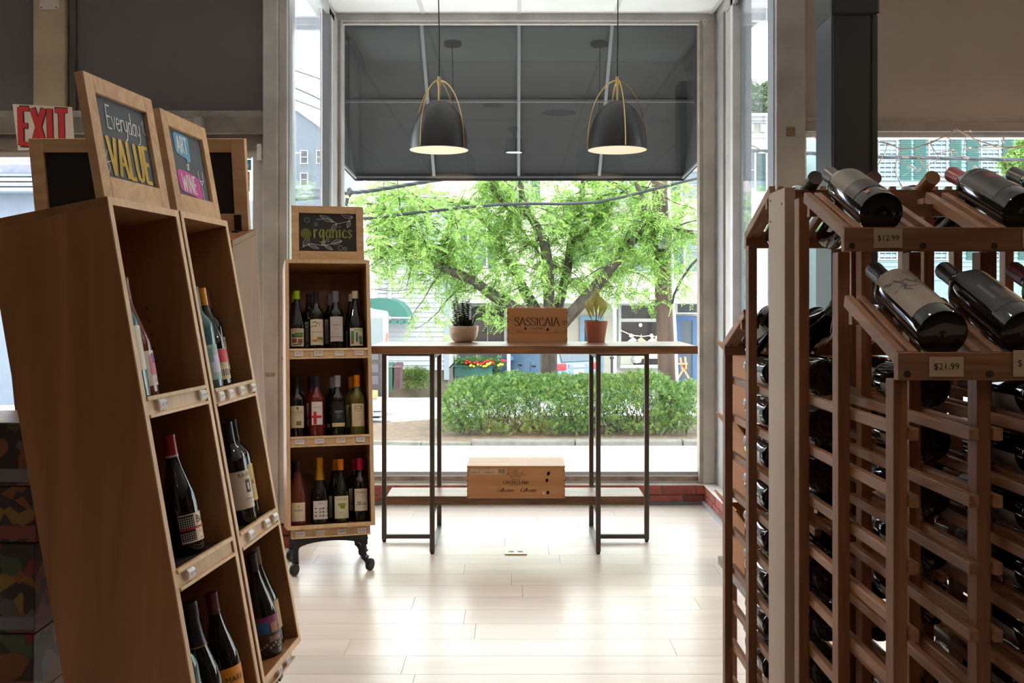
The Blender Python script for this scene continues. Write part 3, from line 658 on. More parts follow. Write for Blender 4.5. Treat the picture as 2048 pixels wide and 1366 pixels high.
for a, out, w_, l, top in ((-2.3, .052, .019, .135, .275), (-.9, .05, .020, .14, .27), (-1.62, .040, .019, .125, .285), (.5, .05, .02, .12, .27), (2.2, .052, .02, .13, .27), (3.3, .062, .017, .12, .262), (-.1, .062, .017, .125, .262), (-1.25, .03, .014, .10, .30), (-2.7, .058, .017, .15, .268), (-.5, .058, .018, .145, .268)):
    m = MB(); d = Vector((math.cos(a), math.sin(a), 0)); s_ = Vector((-math.sin(a), math.cos(a), 0)); vs = []; n = 9
    for i in range(n + 1):
        u = i / n; q = c + d * (out * math.sin(u * 2.75)) + Vector((0, 0, ZT + top - l * u * (u * .45 + .55))); w2 = w_ * math.sin(math.pi * min(.985, u * .93 + .05)) ** .8
        vs += [q + s_ * w2 - d * .006 * w2 / w_, q + d * .003, q - s_ * w2 - d * .006 * w2 / w_]
    m.add(vs, [f_ for i in range(n) for f_ in ((3 * i, 3 * i + 1, 3 * i + 4, 3 * i + 3), (3 * i + 1, 3 * i + 2, 3 * i + 5, 3 * i + 4))])
    lf = m.build('leaf', LY, tp_, smooth=True); v_ = MB()
    for i in range(1, n):
        for sg in (0, 2):
            A = vs[3 * i + 1]; B = vs[3 * min(i + 1, n) + sg]; v_.tube([A, A.lerp(B, .85)], .0007, 3)
    v_.build('vein', LYV, lf, kind='stuff')

# ================================================================ BOTTLES
DARK = mat('bottle_black_glass', (.004, .005, .004), .04, spec=.55, coat=.3)
ROSE = mat('bottle_rose_wine', (.13, .028, .016), .05, coat=.3); ROSE2 = mat('bottle_red_rose', (.15, .014, .014), .05, coat=.3)
GOLDW = mat('bottle_white_wine', (.11, .105, .015), .05, coat=.3); TEAL = mat('bottle_teal_glass', (.05, .13, .15), .05, coat=.3)
PROF = {
 'claret': [(0, .004), (.030, 0), (.0365, .003), (.0375, .008), (.0375, .180), (.0365, .192), (.031, .206), (.022, .218), (.0165, .23), (.0145, .248), (.0143, .296), (0, .297)],
 'burgundy': [(0, .004), (.034, 0), (.040, .003), (.0415, .009), (.0415, .125), (.039, .148), (.032, .175), (.024, .203), (.0175, .23), (.0148, .25), (.0143, .296), (0, .297)],
 'sparkling': [(0, .004), (.036, 0), (.0425, .003), (.044, .010), (.044, .120), (.041, .145), (.033, .175), (.0245, .205), (.0175, .24), (.0155, .265), (.0175, .29), (.017, .305), (0, .308)],
}
CAPH = {'claret': (.243, .300, .0152), 'burgundy': (.243, .300, .0152), 'sparkling': (.205, .313, .0200)}
def shell(r, a0, a1, z0, z1, n=28):
    vs = [(r * math.sin(a), -r * math.cos(a), z) for z in (z0, z1) for a in [a0 + (a1 - a0) * i / n for i in range(n + 1)]]
    return vs, [(i, i + 1, n + 2 + i, n + 1 + i) for i in range(n)]
_b = [0]
def col(c, rough=.5):
    k = 'print_%02x%02x%02x' % tuple(int(v) for v in c)
    return mat(k, L(c)[:3], rough)
def bottle(name_label, kind='claret', glass=None, cap=(20, 20, 22), capz=None, lab=None, texts=(), patches=(), capmetal=0, screw=False, group=None, metal=None, full=True, lines=()):
    """lab=(colour, z0, z1, half_angle); texts=(string, size, z, colour[, x]); patches=(x0,x1,z0,z1,colour) in metres along the label"""
    t = thing('wine_bottle', name_label, 'bottle', (0, 0, 0), group, local=True); glass = glass or DARK
    n = 28 if full else 16
    MB().lathe(PROF[kind], n=n).build('glass_body', glass, t, smooth=True)
    z0, z1, r = CAPH[kind]
    if capz: z0 = capz
    cm = mat('capsule_%02x%02x%02x_%d' % (cap[0], cap[1], cap[2], capmetal), L(cap)[:3], .32 if not capmetal else .28, capmetal)
    pr = [(r + (.002 if kind == 'sparkling' else 0), z0), (r, z0 + .002), (r * .99, z1 - .012), (r * 1.04, z1 - .008), (r * 1.02, z1), (0, z1 + .0005)]
    if kind == 'sparkling': pr = [(.0255, z0), (.0205, z0 + .03), (.0172, .268), (.0195, .285), (.0185, .292), (.0195, .30), (.0185, .312), (0, .314)]
    if screw: pr = [(r, z0), (r, z0 + .008), (r * .96, z0 + .009), (r, z0 + .010), (r, z0 + .022), (r * .97, z0 + .023), (r, z0 + .024), (r * 1.01, z1), (0, z1)]
    MB().lathe(pr, n=n).build('capsule', cm, t, smooth=True)
    if lab:
        c, za, zb, ha = lab; R = (.0415 if kind == 'burgundy' else .0375 if kind == 'claret' else .044) + .0003
        v, f = shell(R, -ha, ha, za, zb); lo = MB().add(v, f).build('paper_label', col(c), t, smooth=True)
        for k, (x0, x1, a0, a1, c2) in enumerate(patches):
            v, f = shell(R + .0005 + .00002 * k, x0 / R, x1 / R, a0, a1, max(2, int(abs(x1 - x0) / R / .09) + 1)); MB().add(v, f).build('label_print', col(c2), lo)
        byc = {}
        for tx in texts:
            s_, sz, z, c2 = tx[:4]; xx = tx[4] if len(tx) > 4 else 0; v, f = text2d(s_, sz); m = byc.setdefault(tuple(c2), MB()); r2 = R + .0010
            m.add([(r2 * math.sin((x + xx) / R), -r2 * math.cos((x + xx) / R), z + y) for x, y in v], f)
        for c2, m in byc.items(): m.build('lettering', col(c2), lo)
        byc = {}
        for k, (pl_, w_, c2) in enumerate(lines):          # drawn lines that follow the glass
            m = byc.setdefault(tuple(c2), MB()); fl2 = MB(); strokes(fl2, [pl_], Matrix.Identity(4), w_); r2 = R + .0007
            m.add([(r2 * math.sin(v[0] / R), -r2 * math.cos(v[0] / R), v[1]) for v in fl2.v], fl2.f)
        for c2, m in byc.items(): m.build('drawing', col(c2), lo)
    return t
# ================================================================ LEANING SHELF TOWERS
class Frame:
    def __init__(s, X, Y, Z, yaw, lean):
        s.n = Vector((math.sin(yaw), -math.cos(yaw), 0)); s.r = Vector((math.cos(yaw), math.sin(yaw), 0)); up = Vector((0, 0, 1))
        s.w = up * math.cos(lean) - s.n * math.sin(lean); s.b = -s.n * math.cos(lean) - up * math.sin(lean); s.o = Vector((X, Y, Z)); s.up = up; s.hb = -s.n
    def __call__(s, u, v, w): return s.o + s.r * u + s.b * v + s.w * w
    def M(s, u, v, w, spin=0):
        m = basis(s(u, v, w), s.r, s.b, s.w); return m @ Matrix.Rotation(spin, 4, 'Z')
    def box(s, mb, a, b): return mb.hexa([s(x, y, z) for z in (a[2], b[2]) for y in (a[1], b[1]) for x in (a[0], b[0])])
def tower(fr, Wd, D, H, shelves, lab, group, base=True, mats=(None, .042)):
    g = fr(Wd / 2, D / 2, -H); t = thing('shelf_tower', lab, 'shelf', (g.x, g.y, 0), group); th = .018; B = lambda n, a, b, m=PLY, par=t, bev=.0012: fr.box(MB(), a, b).build(n, m, par, bevel=bev)
    B('side_panel', (0, 0.0015, -H), (th, D, 0)); B('side_panel', (Wd - th, 0.0015, -H), (Wd, D, 0))
    B('top_panel', (0, 0, 0), (Wd, D, .018)); B('bottom_panel', (th, 0, -H), (Wd - th, D, -H + th)); B('back_panel', (th, D - .008, -H + th), (Wd - th, D, 0))
    for a, b in (((0, -.0016, -H), (th, .0014, 0)), ((Wd - th, -.0016, -H), (Wd, .0014, 0)), ((0, -.002, .0), (Wd, .0, .018)), ((th, -.0018, -H), (Wd - th, .0, -H + th))): B('lit_edge', a, b, PLYE, bev=0)  # thin pale strips: light on the front edges, painted in
    for sl in shelves:
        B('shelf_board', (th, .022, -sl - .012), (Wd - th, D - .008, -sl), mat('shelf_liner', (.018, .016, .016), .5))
        B('price_rail', (th, .004, -sl - .036), (Wd - th, .018, -sl + .004), PLYE)
        B('rail_bead', (th, -.006, -sl - .002), (Wd - th, .004, -sl + .008), PLYE); B('rail_bead', (th, -.006, -sl - .042), (Wd - th, .004, -sl - .034), PLYE)
    B('price_rail', (.02, .028, -H - .043), (Wd - .02, .042, -H - .001), PLYE)
    B('rail_bead', (.02, .018, -H - .043), (Wd - .02, .028, -H - .036), PLYE)
    # pin holes
    for u_, sg in ((th, 1), (Wd - th, -1)):
        for v in (.12,):
            m = MB()
            for i in range(26):
                w = -.22 - i * .036
                if any(abs(w + sl) < .03 for sl in shelves): continue
                m.lathe([(0, 0), (.0028, 0)], (0, 0, 0), 8, M=basis((0, 0, 0), fr.b, fr.w, fr.r)); 
                for k in range(len(m.v) - 16, len(m.v)): m.v[k] = tuple(Vector(m.v[k]) + fr(u_ + sg * .0006, v, w))
            m.build('pin_hole', BLACK, t, kind='stuff')
    if base:
        cs = lambda u, v, z: (lambda q: Vector((q.x, q.y, z)))(fr.o + fr.r * u + fr.hb * v + Vector((0, 0, 0)) - fr.w * H + Vector((0, 0, 0)))
        zb = fr(0, 0, -H).z
        for u in (.045, Wd - .045):
            m = MB(); m.bar(cs(u, .06, zb - .012), cs(u, .36, zb - .052), .026, .03); m.build('base_rail', BLACK, t, bevel=.002)
            for v, dz in ((.07, -.013), (.35, -.05)):
                MB().bar(cs(u, v, zb + dz), cs(u, v, .062), .024).build('leg', BLACK, t, bevel=.002)
                q = cs(u, v, .06); dx = fr.n * .012 + fr.r * (.012 if u > Wd / 2 else -.004)
                MB().bar(q + Vector((0, 0, .004)), q + dx + Vector((0, 0, -.006)), .03, .02, up=(0, 0, 1)).bar(q + Vector((0, 0, .002)), q + dx * 1.6 - Vector((0, 0, .035)), .006, .02).build('caster_fork', BLACK, t)
                ax = (fr.r * .8 + fr.n * .6).normalized(); z_ = ax.cross(Vector((0, 0, 1))).normalized()
                cw = q + dx * 2.2; cw.z = .0285
                MB().lathe([(.008, -.012), (.0265, -.011), (.0285, -.007), (.0285, .007), (.0265, .011), (.008, .012)], cw, 22, M=basis((0, 0, 0), z_, ax.cross(z_), ax)).build('caster_wheel', RUB, t, smooth=True)
            MB().bar(cs(u, .07, .12), cs(u, .35, .12), .008, .03).build('side_stay', BLACK, t)
            for v in (.07, .35):
                for z in (.09, .15):
                    q = cs(u, v, z); sg = -1 if u < Wd / 2 else 1; MB().tube([q + fr.r * sg * .012, q + fr.r * sg * .02], .005, 8).build('bolt', STEEL, t)
        p = [(.03, zb - .005), (Wd - .03, zb - .005), (Wd - .03, zb - .10)] + [(Wd / 2 + (Wd / 2 - .055) * math.cos(a), zb - .105 + .034 * math.sin(a)) for a in [math.pi * i / 12 for i in range(13)]] + [(.03, zb - .10)]
        o_ = cs(0, .052, 0); MB().prism(p, basis(o_, fr.r, (0, 0, 1), fr.n), .006).build('arched_apron', BLACK, t)
    return t
def price_tag(fr, u, w, s, tw=.034, th=.026, front=-.004, par=None, curl=True, parent=None):
    m = MB(); n = 5; vs = []
    for i in range(n + 1):
        a = -1 + 2 * i / n; off = front - (.006 * (1 - a * a)) * (1 if curl else 0)
        vs += [fr(u - tw / 2, off, w + a * th / 2), fr(u + tw / 2, off, w + a * th / 2)]
    m.add(vs, [(2 * i, 2 * i + 1, 2 * i + 3, 2 * i + 2) for i in range(n)])
    o = m.build('price_tag', WHITE, parent, smooth=True)
    t_ = MB(); text(t_, s, .0105, basis(fr(u, front - .0075, w), fr.r, fr.w, fr.n)); t_.build('lettering', INK, o)
def chalk_sign(fr, u0, u1, v, w0, w1, fw, board, lab, group=None, th=.022):
    g = fr((u0 + u1) / 2, v, w0); t = thing('chalkboard_sign', lab, 'sign', tuple(g), group)
    for n, a, b in (('frame_stile', (u0, v, w0), (u0 + fw, v + th, w1)), ('frame_stile', (u1 - fw, v, w0), (u1, v + th, w1)), ('frame_rail', (u0 + fw, v, w0), (u1 - fw, v + th, w0 + fw * 1.25)), ('frame_rail', (u0 + fw, v, w1 - fw), (u1 - fw, v + th, w1))):
        fr.box(MB(), a, b).build(n, PINE, t, bevel=.0015)
    fr.box(MB(), (u0 + fw, v + .010, w0 + fw * 1.25), (u1 - fw, v + .016, w1 - fw)).build('board', board, t)
    for u in (u0 + fw * .75, u1 - fw * .75):
        m = MB(); fr.box(m, (u - .011, v + th, w0 - .018 + .018), (u + .011, v + th + .010, w0 + .055)); fr.box(m, (u - .011, v + th, w0 + .0), (u + .011, v + th + .05, w0 + .004)); m.build('bracket', BLACK, t)
    return t, basis(fr((u0 + u1) / 2, v + .0085, w0), fr.r, fr.w, fr.n)

U1 = Frame(-.928, 2.264, 1.519, 1.467, .18); U2 = Frame(-.914, 2.713, 1.527, 1.51, .178); OG = Frame(-1.124, 4.841, 1.481, .277, .16)
t1 = tower(U1, .365, .30, 1.285, (.455, .855), 'nearest leaning plywood shelf tower, under the Everyday VALUE chalkboard', 'leaning shelf towers')
t2 = tower(U2, .365, .29, 1.295, (.485, .885), 'leaning plywood shelf tower under the ART of WINE chalkboard', 'leaning shelf towers')
t3 = tower(OG, .411, .29, 1.272, (.428, .848), 'plywood shelf tower on black casters under the Organics chalkboard', 'leaning shelf towers')
B3 = Frame(-.888, 3.405, 1.525, math.pi, .19); B4 = Frame(-1.257, 3.405, 1.525, math.pi, .19)
t4 = tower(B3, .365, .29, 1.285, (.45, .86), 'shelf tower turned to the window behind the ART of WINE tower', 'leaning shelf towers')
t5 = tower(B4, .365, .29, 1.285, (.45, .86), 'shelf tower turned to the window behind the nearest tower', 'leaning shelf towers')
for fr, u, w, s in ((U1, .085, -.471, '$12.99'), (U1, .315, -.471, '$14.99'), (U1, .08, -.871, '$21.99')): price_tag(fr, u, w, s, parent=t1)
for u, w, s in ((.055, -.501, '$11.99'), (.13, -.501, '$13.99'), (.225, -.501, '$15.99'), (.325, -.501, '$12.99'), (.095, -.901, '$16.99'), (.24, -.901, '$17.99'), (.32, -.901, '$19.99')): price_tag(U2, u, w, s, parent=t2)
for u, s in ((.19, '$18.99'), (.27, '$22.99')): price_tag(U2, u, -1.317, s, front=.018, parent=t2)
for w, ss, f_ in ((-.444, ('$19.99', '$13.99', '$17.99', '$15.99'), -.002), (-.864, ('$27.99', '$25.99', '$21.99', '$19.99'), -.002), (-1.294, ('$14.99', '$17.99', '$18.99', '$12.99'), .02)):
    for u, s in zip((.062, .155, .255, .35), ss): price_tag(OG, u, w, s, .042, .025, f_, curl=False, parent=t3)
# chalkboard signs
sA, MA = chalk_sign(U1, .0, .335, .005, .0185, .312, .042, SLATE, 'tilted chalkboard sign reading Everyday VALUE on the nearest shelf tower')
m = MB(); word(m, "Everyday", .056, MA @ Matrix.Translation((.004, .178, 0)), .0038, sx=.76, shear=.05); m.build('chalk_lettering', CWHITE, sA)
m = MB(); word(m, 'VALUE', .090, MA @ Matrix.Translation((.012, .064, .0004)), .0150, .010, sx=.62, track=.07); m.build('chalk_lettering', CYEL, sA)
m = MB(); strokes(m, [[(-.112, .06), (-.098, .08), (-.112, .1), (-.10, .12)], [(-.11, .09), (-.09, .095)], [(.10, .215), (.112, .23), (.106, .2), (.118, .19)]], MA, .002); m.build('chalk_flourish', CWHITE, sA)
sB, MBd = chalk_sign(U2, .0, .335, .005, .0185, .305, .042, SLATE, 'tilted chalkboard sign reading ART of WINE on the second shelf tower')
m = MB(); m.add([MBd @ Vector((x, y, 0)) for x, y in ((-.080, .178), (-.055, .172), (-.02, .170), (.012, .160), (.020, .166), (.022, .20), (.026, .236), (.0, .239), (-.07, .238), (-.082, .232), (-.084, .20))], [tuple(range(11))]); m.build('chalk_patch', CBLUE, sB)
m = MB(); word(m, 'ART', .046, MBd @ Matrix.Translation((-.028, .182, .0006)), .0075, .006, sx=.7, track=.1); word(m, 'of', .03, MBd @ Matrix.Translation((-.01, .135, .0006)), .003, sx=.8)
m.build('chalk_lettering', CWHITE, sB)
m = MB(); m.add([MBd @ Vector((x, y, 0)) for x, y in ((-.092, .07), (-.06, .064), (.0, .06), (.045, .054), (.066, .058), (.072, .07), (.064, .1), (.052, .118), (.02, .122), (-.03, .128), (-.08, .129), (-.095, .124), (-.10, .1))], [tuple(range(13))]); m.build('chalk_patch', CPINK, sB)
m = MB(); word(m, 'WINE', .050, MBd @ Matrix.Translation((-.018, .068, .0006)), .0062, .005, sx=.72, track=.06)
strokes(m, [[(.062, .142), (.060, .115), (.075, .098), (.092, .115), (.094, .142)], [(.075, .098), (.078, .05)], [(.064, .05), (.093, .049)], [(.063, .112), (.09, .112), (.08, .104), (.068, .106)]], MBd @ Matrix.Translation((0, 0, .0008)), .003)
m.build('chalk_lettering', CWHITE, sB)
sC, MC = chalk_sign(OG, .033, .386, .01, .0185, .292, .036, CHALK, 'small chalkboard sign reading Organics on the wheeled shelf tower')
m = MB(); word(m, 'rganics', .074, MC @ Matrix.Translation((.028, .114, .0004)), .0085, .0050, sx=.74, track=.055)
m.lathe([(0, 0), (.027, 0)], (0, 0, 0), 20, M=basis((0, 0, 0), OG.r, OG.w, OG.n))
for k in range(len(m.v) - 40, len(m.v)): m.v[k] = tuple(Vector(m.v[k]) + MC @ Vector((-.106, .134, .0003)))
m.build('chalk_lettering', CGREEN, sC)
def leaf2(x, y, a, l, w_):
    o = []; 
    for sg in (-1, 1):
        o.append([(x + math.cos(a) * l * u - math.sin(a) * sg * w_ * math.sin(math.pi * u), y + math.sin(a) * l * u + math.cos(a) * sg * w_ * math.sin(math.pi * u)) for u in [i / 8 for i in range(9)]])
    o.append([(x, y), (x + math.cos(a) * l * .8, y + math.sin(a) * l * .8)]); return o
dec = [[(-.055, .205), (.0, .214), (.05, .186), (.10, .2), (.125, .222)], [(-.125, .064), (-.085, .085), (-.03, .075), (.03, .085), (.07, .1)]]
for q in ((.03, .195, 2.7, .075, .011), (.045, .188, -2.2, .045, .01), (.125, .222, 2.9, .06, .012), (.11, .205, -1.9, .04, .008), (-.12, .068, 1.0, .055, .012), (-.10, .08, -.35, .06, .008), (-.03, .077, .9, .028, .007), (-.02, .078, -.5, .05, .007), (.07, .10, -2.9, .055, .011)): dec += leaf2(*q)
for x, y, r in ((-.10, .203, .010), (-.058, .182, .006), (.0, .102, .006), (.062, .064, .010), (.085, .06, .006)):
    for k in range(12):
        a = k * math.pi / 6; dec.append([(x + r * math.cos(a), y + r * math.sin(a)), (x + r * 1.35 * math.cos(a), y + r * 1.35 * math.sin(a))])
m = MB(); strokes(m, dec, MC, .0014); m.build('chalk_drawing', CWHITE, sC)
chalk_sign(B3, .012, .358, .02, .0185, .325, .045, CHALK, 'blank black chalkboard back behind the ART of WINE sign', th=.03)
chalk_sign(B4, .012, .358, .02, .0185, .325, .045, CHALK, 'blank black chalkboard back left of the Everyday VALUE sign', th=.03)

CR = (225, 208, 175); WH = (215, 205, 190); BK = (35, 28, 24); RD = (190, 30, 35)
def put(t, fr, u, v, s, spin=0): t.matrix_basis = fr.M(u, v, -s + .0006, spin); return t
# nearest tower
put(bottle('teal bottle with a tall white label on the top shelf, nearest tower', 'claret', TEAL, (30, 50, 50), lab=(WH, .07, .175, 1.3), texts=[('NV', .014, .12, BK)], patches=[(-.01, .01, .14, .155, (90, 110, 100))]), U1, .06, .048, .455, .5)
put(bottle('rose bottle with a pink flowered label on the top shelf, nearest tower', 'burgundy', ROSE, (120, 50, 40), lab=(WH, .03, .115, 1.2), texts=[('LANGE', .012, .042, BK)], patches=[(-.03, .03, .055, .105, (200, 110, 130)), (-.02, .0, .085, .108, (90, 60, 120)), (.005, .02, .06, .095, (235, 190, 195))]), U1, .15, .075, .455, .4)
bt_ = bottle('pinot bottle with red capsule and houndstooth label, nearest tower, middle shelf', 'burgundy', DARK, (150, 18, 30), lab=(CR, .03, .10, 1.25), texts=[('Bex', .027, .083, BK, .012), ('PINOT NOIR', .007, .052, RD, .014), ('2021', .006, .045, BK, .014), ('BEXWINES', .007, .036, BK, .014)],
    patches=[(-.052, -.014, .034, .098, (25, 22, 22))] + [(-.052 + .0054 * i, -.052 + .0054 * i + .0027, .036 + .0054 * j, .036 + .0054 * j + .0027, (220, 214, 204)) for i in range(7) for j in range(11) if (j < 4 or j > 5)] + [(-.052, .051, .062, .067, RD)])
MB().lathe([(.0156, .243), (.0156, .250)], n=24).build('capsule_band', mat('band_check', (.6, .55, .5), .5, 0, .8, 700), bt_, smooth=True)
put(bt_, U1, .245, .072, .855, -.15)
put(bottle('dark bottle beside the houndstooth one, nearest tower, middle shelf', 'burgundy', DARK, (18, 18, 20), lab=((190, 170, 120), .04, .11, 1.0)), U1, .09, .10, .855, 0)
b_ = put(bottle('sparkling bottle in black foil with gold dots, nearest tower, bottom shelf', 'sparkling', DARK, (20, 19, 20), lab=((30, 28, 28), .02, .1, .9)), U1, .155, .05, 1.285 - .018, 0)
m = MB().lathe([(.0265, .205), (.0266, .2068)], n=24); m.build('foil_edge', mat('foil_gold', (.6, .4, .12), .3, 1), b_)
m = MB()
for k in range(3):
    for i in range(11):
        a = -.6 + k * 1.1 + i * .02; z = .213 + i * .0055; r_ = .0225 - i * .00028; m.box((-.0008, -.0008, -.0008), (.0008, .0008, .0008), t=(r_ * math.cos(a), r_ * math.sin(a), z))
m.build('foil_dot', MATS['foil_gold'], b_, kind='stuff')
put(bottle('bottle with plum screw cap and orange label, nearest tower, bottom shelf', 'burgundy', DARK, (70, 14, 24), screw=True, capz=.235, lab=((215, 140, 30), .035, .115, 1.3), texts=[('MARK', .02, .085, BK, -.01)]), U1, .27, .045, 1.267, -.3)
put(bottle('teal bottle in the near corner of the nearest tower, bottom shelf', 'claret', TEAL, (30, 40, 50), lab=(WH, .06, .14, 1.0)), U1, .065, .05, 1.267, 0)
# second tower
put(bottle('teal bottle with a pale flower label, ART of WINE tower, top shelf', 'claret', TEAL, (60, 70, 90), lab=((150, 185, 180), .03, .13, 1.35), patches=[(-.02, .012, .05, .10, (205, 200, 225)), (-.03, -.012, .08, .12, (110, 150, 150)), (.015, .03, .04, .09, (215, 205, 220))]), U2, .125, .05, .485, -.2)
put(bottle('bottle with yellow screw cap and red striped label, ART of WINE tower', 'burgundy', DARK, (215, 150, 25), screw=True, capz=.225, lab=((215, 200, 160), .025, .115, 1.35), texts=[('ROT', .018, .068, (150, 150, 90))], patches=[(-.045, .045, .088, .114, (200, 40, 62)), (-.02, .02, .075, .09, (200, 40, 62)), (.02, .045, .055, .1, (225, 200, 215))] + [(-.02 + .008 * i, -.016 + .008 * i, .035, .055, (25, 22, 25)) for i in range(5)] + [(-.045, .045, .03, .032, (210, 180, 90))]), U2, .215, .062, .485, -.35)
put(bottle('bottle with maroon capsule behind the yellow capped one, ART of WINE tower', 'claret', DARK, (80, 14, 26), lab=((190, 165, 135), .05, .15, 1.35), texts=[('PETIT', .014, .135, BK, .02)], patches=[(-.04, .04, .065, .115, (130, 40, 45))]), U2, .30, .085, .485, -.5)
put(bottle('dark bottle with a cream RAVENS label, ART of WINE tower, middle shelf', 'claret', DARK, (18, 18, 20), lab=((205, 195, 175), .045, .155, 1.35), texts=[('RAVENS', .0165, .142, BK, .005), ('ZINFANDEL', .007, .072, BK, .005), ('2020', .005, .062, BK, .005)], patches=[(-.004, .014, .09, .128, (24, 24, 28)), (.0, .008, .098, .118, (190, 180, 165))]), U2, .205, .05, .885, -.45)
put(bottle('dark bottle with a yellow drawing label and grey neck band, ART of WINE tower', 'claret', DARK, (16, 16, 18), capz=.232, lab=((205, 175, 95), .05, .16, 1.4), patches=[(.0, .008, .10, .112, (140, 40, 20))] + [(random.uniform(-.04, .035), 0, 0, 0, (60, 45, 25)) for _ in range(0)] + [(.0 + .006 * (i % 5), .001 + .006 * (i % 5), .06 + .008 * i, .072 + .008 * i, (70, 52, 28)) for i in range(9)]), U2, .30, .07, .885, -.4)
put(bottle('bottle with a purple and blue picture label, ART of WINE tower, bottom shelf', 'burgundy', DARK, (24, 20, 22), lab=((60, 42, 42), .022, .118, 1.4), patches=[(-.055, .055, .095, .118, (120, 30, 82)), (-.055, -.015, .07, .105, (40, 95, 150)), (-.01, .015, .07, .098, (165, 115, 95)), (-.02, .03, .045, .06, (130, 110, 95)), (.02, .045, .05, .08, (95, 75, 70))] + [(-.05 + .009 * i, -.045 + .009 * i, .026 + .005 * (i % 3), .032 + .005 * (i % 3), (175, 160, 140)) for i in range(11)]), U2, .215, .05, 1.277, -.5)
put(bottle('dark bottle behind the picture label one, ART of WINE tower, bottom shelf', 'burgundy', DARK, (120, 100, 90), lab=((190, 165, 120), .05, .135, 1.3)), U2, .305, .07, 1.277, -.5)
# Organics tower: four bottles a shelf, others behind them
ov = .068
DR = (90, 70, 50)
o1 = [(.058, bottle('bottle with lime capsule and green drawing label, Organics top shelf', 'burgundy', DARK, (150, 190, 20), capz=.258, lab=((200, 190, 160), .022, .11, .85), texts=[('SUN SALT', .011, .10, (120, 60, 30))], patches=[(-.028, .026, .066, .084, (45, 95, 35)), (-.012, .03, .072, .09, (90, 130, 40)), (-.026, -.004, .04, .06, (130, 60, 45)), (.002, .026, .036, .058, (120, 70, 60)), (-.02, .02, .028, .034, (90, 90, 60))])),
      (.152, bottle('bottle with cream label and a branch picture, Organics top shelf', 'claret', DARK, (22, 22, 26), lab=((212, 203, 178), .028, .155, .95), texts=[('GILDOLANS', .010, .092, (110, 95, 75))], lines=[([(-.034, .118), (-.02, .122), (-.005, .119), (.012, .128), (.034, .126)], .004, (100, 75, 60)), ([(-.01, .12), (.002, .135), (.015, .138), (.03, .148)], .0025, (100, 75, 60)), ([(-.02, .138), (-.008, .143), (.002, .138)], .004, (70, 60, 55))], patches=[(.0, .03, .052, .068, (150, 130, 60)), (-.02, .0, .045, .055, (190, 120, 50)), (-.034, .034, .046, .0475, (40, 30, 26))])),
      (.248, bottle('bottle with tall grey white CELESTE label, Organics top shelf', 'claret', DARK, (110, 108, 118), lab=((190, 184, 182), .045, .168, .95), texts=[('CELESTE', .0105, .125, BK), ('CRIANZA', .005, .108, BK), ('2019', .005, .078, BK)], patches=[(-.0345, .0345, .066, .068, (50, 45, 45))])),
      (.344, bottle('bottle with white wax top and colourful garden label, Organics top shelf', 'burgundy', DARK, (205, 198, 178), capz=.262, lab=((208, 205, 180), .022, .11, .85), texts=[('ESCAPE', .012, .098, (40, 45, 40), .008)], patches=[(-.03, -.012, .05, .095, (80, 130, 75)), (-.005, .006, .04, .088, (70, 100, 130)), (.01, .028, .045, .07, (95, 130, 80)), (-.03, -.014, .03, .05, (160, 85, 60)), (.012, .03, .03, .044, (90, 90, 110))]))]
o2 = [(.055, bottle('dark bottle with cream VOLPAIA label, Organics middle shelf', 'claret', DARK, (20, 18, 20), capz=.225, lab=((212, 200, 170), .05, .155, .95), texts=[('VOLPAIA', .013, .125, (80, 60, 40)), ('CHIANTI CLASSICO', .005, .113, (90, 70, 50))], patches=[(-.005, .005, .137, .15, (95, 75, 55)), (-.006, .018, .062, .082, (120, 110, 90))])),
      (.148, bottle('rose bottle with white label and a red cross, Organics middle shelf', 'claret', ROSE2, (45, 42, 55), capz=.235, lab=((214, 210, 205), .062, .172, .75), texts=[('BOUTINOT', .007, .145, BK, .004)], patches=[(-.027, .022, .094, .106, RD), (-.018, -.003, .064, .125, RD), (-.016, -.005, .064, .125, RD)])),
      (.25, bottle('dark bottle with black CELESTE label and cream strip, Organics middle shelf', 'claret', DARK, (150, 148, 160), lab=((20, 19, 22), .05, .17, .95), texts=[('CELESTE', .011, .122, (215, 210, 200)), ('ORGANIC', .005, .112, (180, 175, 165)), ('2020', .005, .092, (180, 175, 165))], patches=[(-.035, .035, .05, .068, (205, 195, 150)), (-.012, .014, .097, .106, (70, 70, 75))])),
      (.345, bottle('clear white wine bottle with orange capsule, Organics middle shelf', 'claret', GOLDW, (225, 135, 15), lab=((214, 200, 165), .048, .158, .9), texts=[('TERRENZO', .008, .122, (110, 90, 70))] + [('organico bianco', .0045, .105 - .009 * i, (110, 95, 75)) for i in range(4)], patches=[(-.02, .02, .13, .15, (165, 150, 120)), (-.012, .012, .134, .144, (205, 190, 160))]))]
